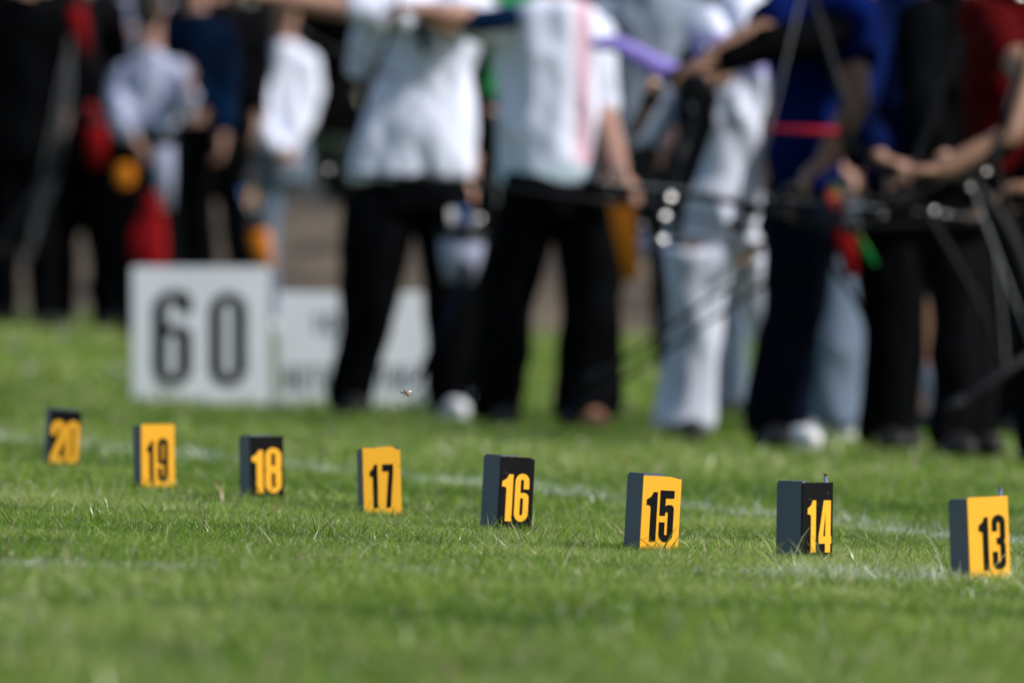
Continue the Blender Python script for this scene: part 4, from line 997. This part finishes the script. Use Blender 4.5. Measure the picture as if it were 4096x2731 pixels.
onlooker('person in a navy top behind the dark red shirt near the right edge', 30.0, 3935, 125, 'navy', 'black', 72, 1745, 46)
onlooker('person in black clothes farthest right behind the dark red shirt', 29.5, 4090, 120, 'black', 'black2', 73, 1760, 46)
onlooker('person in dark clothes behind the royal blue shirt', 31.0, 3170, 115, 'navy', 'black2', 74, 1700, 20, 44)
onlooker('person in black clothes behind the shoulder of the pale trousered archer', 32.5, 2905, 120, 'black2', 'trslate', 75, 1660, 36, 44)
onlooker('person in dark clothes behind the dark blue shirt', 31.5, 3500, 120, 'navy', 'black', 76, 1715, 30, 44)

# ------------------------------------------------------------------ equipment
bow('black recurve bow with a long rod crossing the front of the loose white shirt', DA, [(2085, 640, -.5), (2110, 740, -.5), (2095, 830, -.5)],
    [(2085, 640, -.5), (2070, 420, -.5), (2030, 180, -.45), (1990, -60, -.4)], [(2095, 830, -.5), (2090, 1040, -.5), (2040, 1250, -.45), (1990, 1480, -.4)],
    rod=[[(2090, 745, -.5), (1340, 700, -.6)]], rodr=0.006, w=0.012, glints=[(2262, 742, 0.86), (2352, 744, 0.94), (1333, 690, 0.43), (1925, 880, 0.58), (1940, 1530, 0.43)])
bow('violet limbed bow held out between the grey jacket and the pale trousers', DD, [(2680, 320, -.5), (2760, 345, -.5), (2810, 420, -.5), (2800, 500, -.5)],
    [(2680, 320, -.5), (2560, 255, -.5), (2450, 190, -.5), (2370, 200, -.5)], [(2800, 500, -.5), (2740, 700, -.5), (2700, 820, -.5), (2690, 980, -.5)],
    rod=[[(2800, 400, -.5), (2640, 830, -.7)]], limbmat=('purple', 'carbon'), w=0.038, glints=[(2810, 215, 0.72), (2912, 200, 0.58), (2620, 350, 0.36)])
bow('black bow resting low in front of the pale trousers with its rods pointing down left', DD, [(3230, 900, -.6), (3330, 960, -.6), (3300, 1060, -.6)],
    [(3230, 900, -.6), (3010, 840, -.6), (2800, 800, -.6), (2560, 790, -.6)], [(3300, 1060, -.6), (3420, 1240, -.6), (3480, 1500, -.6)],
    rod=[[(3250, 990, -.6), (2290, 1640, -.8)], [(3010, 1070, -.6), (2400, 1490, -.8)]], rodr=0.008, w=0.011)
bow('grey bow held level by the archers in blue, long rod over the black trousers', DE, [(2960, 830, -.6), (3080, 860, -.62), (3160, 900, -.6)],
    [(2960, 830, -.6), (2760, 790, -.6), (2500, 770, -.6), (2330, 735, -.6)], [(3160, 900, -.6), (3450, 915, -.6), (3800, 900, -.6), (4150, 905, -.6)],
    rod=[[(3080, 860, -.62), (4110, 838, -.7)], [(3000, 865, -.62), (3100, 792, -.7)]], limbmat='carbon', w=0.012, rodr=0.006, glints=[(3105, 790, 0.94), (2672, 800, 0.86), (2650, 872, 0.79), (2640, 965, 0.79), (3662, 716, 0.86), (3560, 800, 0.25), (3750, 865, 0.25), (3880, 790, 0.22), (3500, 870, 0.22)])
bow('black bow with a rod pointing down left at the right edge', DI, [(4080, 1180, -.6), (4110, 1280, -.6), (4130, 1400, -.6)],
    [(4080, 1180, -.6), (4000, 960, -.6), (3900, 800, -.6), (3820, 700, -.6)], [(4130, 1400, -.6), (4160, 1560, -.6), (4200, 1700, -.6)],
    rod=[[(4110, 1390, -.6), (3800, 1590, -.7)]], rodr=0.014)
bow('red limbed bow crossing the blue shirt', DE, [(3360, 470, -.55), (3345, 560, -.55), (3370, 640, -.55)],
    [(3360, 470, -.55), (3240, 60, -.5), (3200, -60, -.5)], [(3345, 545, -.55), (3220, 540, -.55), (3060, 530, -.5)], limbmat=('carbon', 'redlac'), rod=[[(3350, 560, -.55), (3500, 690, -.7)]], w=0.013)
bow('dark bow with a pale rod at the far left edge', 42.0, [(250, 560, -.2), (240, 640, -.2), (220, 720, -.2)], [(250, 560, -.2), (280, 380, -.2), (290, 160, -.2)], [(220, 720, -.2), (170, 860, -.2), (110, 1060, -.2)],
    rod=[[(235, 640, -.2), (15, 990, -.3)]], limbmat='greylac', rodr=0.012)
bow('black bow held upright between the pale trousers and the royal blue shirt', DD, [(2620, 760, -.5), (2600, 840, -.5), (2615, 920, -.5)],
    [(2620, 760, -.5), (2700, 560, -.5), (2860, 330, -.5), (3010, 60, -.5)], [(2615, 920, -.5), (2640, 1100, -.5), (2670, 1330, -.5)], rod=[[(2600, 840, -.5), (1960, 752, -.6)], [(2610, 850, -.5), (2900, 905, -.6)]], rodr=0.006, w=0.011, glints=[(2560, 905, .7), (2700, 960, .5)])
bow('black bow with two level rods across the dark shirts at the right', DH, [(3640, 640, -.5), (3620, 720, -.5), (3640, 810, -.5)],
    [(3640, 640, -.5), (3720, 420, -.5), (3810, 160, -.5), (3860, -60, -.5)], [(3640, 810, -.5), (3760, 1000, -.5), (3900, 1250, -.5), (3990, 1480, -.5)], rod=[[(3620, 720, -.5), (4080, 760, -.6)], [(3620, 790, -.5), (3010, 850, -.6)]], rodr=0.006, w=0.011, glints=[(3700, 850, .4), (3840, 760, .4), (3960, 850, .4)])
bow('black bow with a slanting pale string above the dark red shirt', DI, [(3960, 560, -.6), (3930, 640, -.6), (3950, 730, -.6)],
    [(3960, 560, -.6), (4030, 340, -.6), (4080, 120, -.6), (4100, -60, -.6)], [(3950, 730, -.6), (4010, 950, -.6), (4090, 1160, -.6)], rod=[[(3930, 640, -.6), (3400, 905, -.7)]], rodr=0.006, w=0.011, glints=[(4035, 15, .8), (3900, 700, .4)])
bow('slim black bow slanting over the shoulder of the loose white shirt', DA, [(1500, 300, -.5), (1460, 350, -.5), (1470, 420, -.5)],
    [(1500, 300, -.5), (1560, 180, -.5), (1600, 40, -.5), (1610, -80, -.5)], [(1470, 420, -.5), (1430, 560, -.5), (1390, 690, -.5)], rod=[[(1600, 330, -.5), (1250, 170, -.6)]], rodr=0.006, w=0.011)
quiver('orange quiver with white and orange vanes at the hip of the archer seen from behind', DB, (2470, 780), (2520, 1120), 50, 'orange', ['fl_orange', 'fl_white', 'fl_orange', 'fl_white'], dy=-.35, ln=.12)
quiver('small white and pink bottle pouch beside the orange quiver', DB, (2545, 900), (2570, 1040), 40, 'offwhite', ['fl_pink'], dy=-.3, ln=.03)
quiver('tan arrow bundle with orange vanes hanging beside the violet bow limb', DD, (2600, 400), (2520, 560), 34, 'skin_tan', ['fl_orange', 'fl_white', 'fl_orange'], dy=-.4, ln=.1)
quiver('pale grey quiver with a blue shaft hanging between the white shirted archers', DA, (1850, 930), (1840, 1130), 95, 'offwhite', ['fl_white', 'fl_blue', 'fl_white'], dy=-.3, ln=.12)
quiver('long narrow dark blue quiver slanting down across the low white board', DA, (1880, 1060), (1670, 1530), 20, 'navy', [], dy=-.35)
quiver('red quiver with red and green vanes in front of the slate grey trousers', DE, (3340, 880), (3385, 1110), 42, 'red', ['fl_red', 'fl_green', 'fl_red'], dy=-.45, ln=.14)
quiver('slim green quiver leaning beside the red quiver', DE, (3405, 950), (3475, 1065), 16, 'green', ['fl_green'], dy=-.45, ln=.05)
quiver('narrow magenta quiver on the black trousers near the right edge', DH, (3975, 880), (4000, 1110), 26, 'redlac', ['fl_pink', 'fl_blue'], dy=-.4, ln=.12)
quiver('orange quiver with white and yellow vanes hanging below the white jacket', 42.0, (1030, 900), (1075, 1100), 42, 'orange', ['fl_white', 'fl_yellow', 'fl_orange', 'fl_white', 'fl_blue'], dy=-.1, ln=.22)
quiver('long red quiver held by the person in the dark jacket', 42.0, (395, 480), (400, 670), 46, 'red', ['fl_red', 'fl_red'], dy=-.3, ln=.1)
quiver('long red quiver on the shoulder of the dark jacket', 42.0, (310, 10), (350, 220), 36, 'red', [], dy=-.3)
quiver('grey quiver with dark red shafts at the foot of the red bag', 42.0, (655, 560), (665, 840), 42, 'offwhite', ['fl_white', 'fl_blue'], dy=-.1, ln=.15)

def bag(label, D, rows, m, name, cat, strap=None):
    ppm = FPX / D; a, b, v = rows[0]; base = P((a + b) / 2, v, D); root = empty(name, base, label, cat)
    bm = bmesh.new(); stack(bm, [(P((a + b) / 2, v, D), (b - a) / 2 / ppm, max(.02, (b - a) / 2 / ppm * .5)) for a, b, v in rows], 18)
    me = melt(bm, 0.012, 3, 0.006, 9, 4); me.transform(Matrix.Translation(-base)); link('bag_body', me, M[m], root)
    if strap:
        bm = bmesh.new(); tube(bm, [P(*p, D) for p in strap], [0.006] * len(strap), 8, flat=.4); obj('strap', bm, M['black'], root, off=base)
bag('bright red bag hanging in front of the black trousers above the 60 board', 41.5, [(560, 665, 1075), (515, 668, 1020), (520, 665, 940), (560, 655, 850), (590, 635, 770)], 'red', 'bag', 'bag', [(600, 780), (590, 640), (560, 520)])
bag('round orange pouch at the hip of the dark jacket', 41.5, [(485, 515, 750), (464, 536, 725), (460, 540, 692), (472, 528, 662), (488, 512, 652)], 'orange', 'pouch', 'pouch', [(500, 640), (510, 560)])
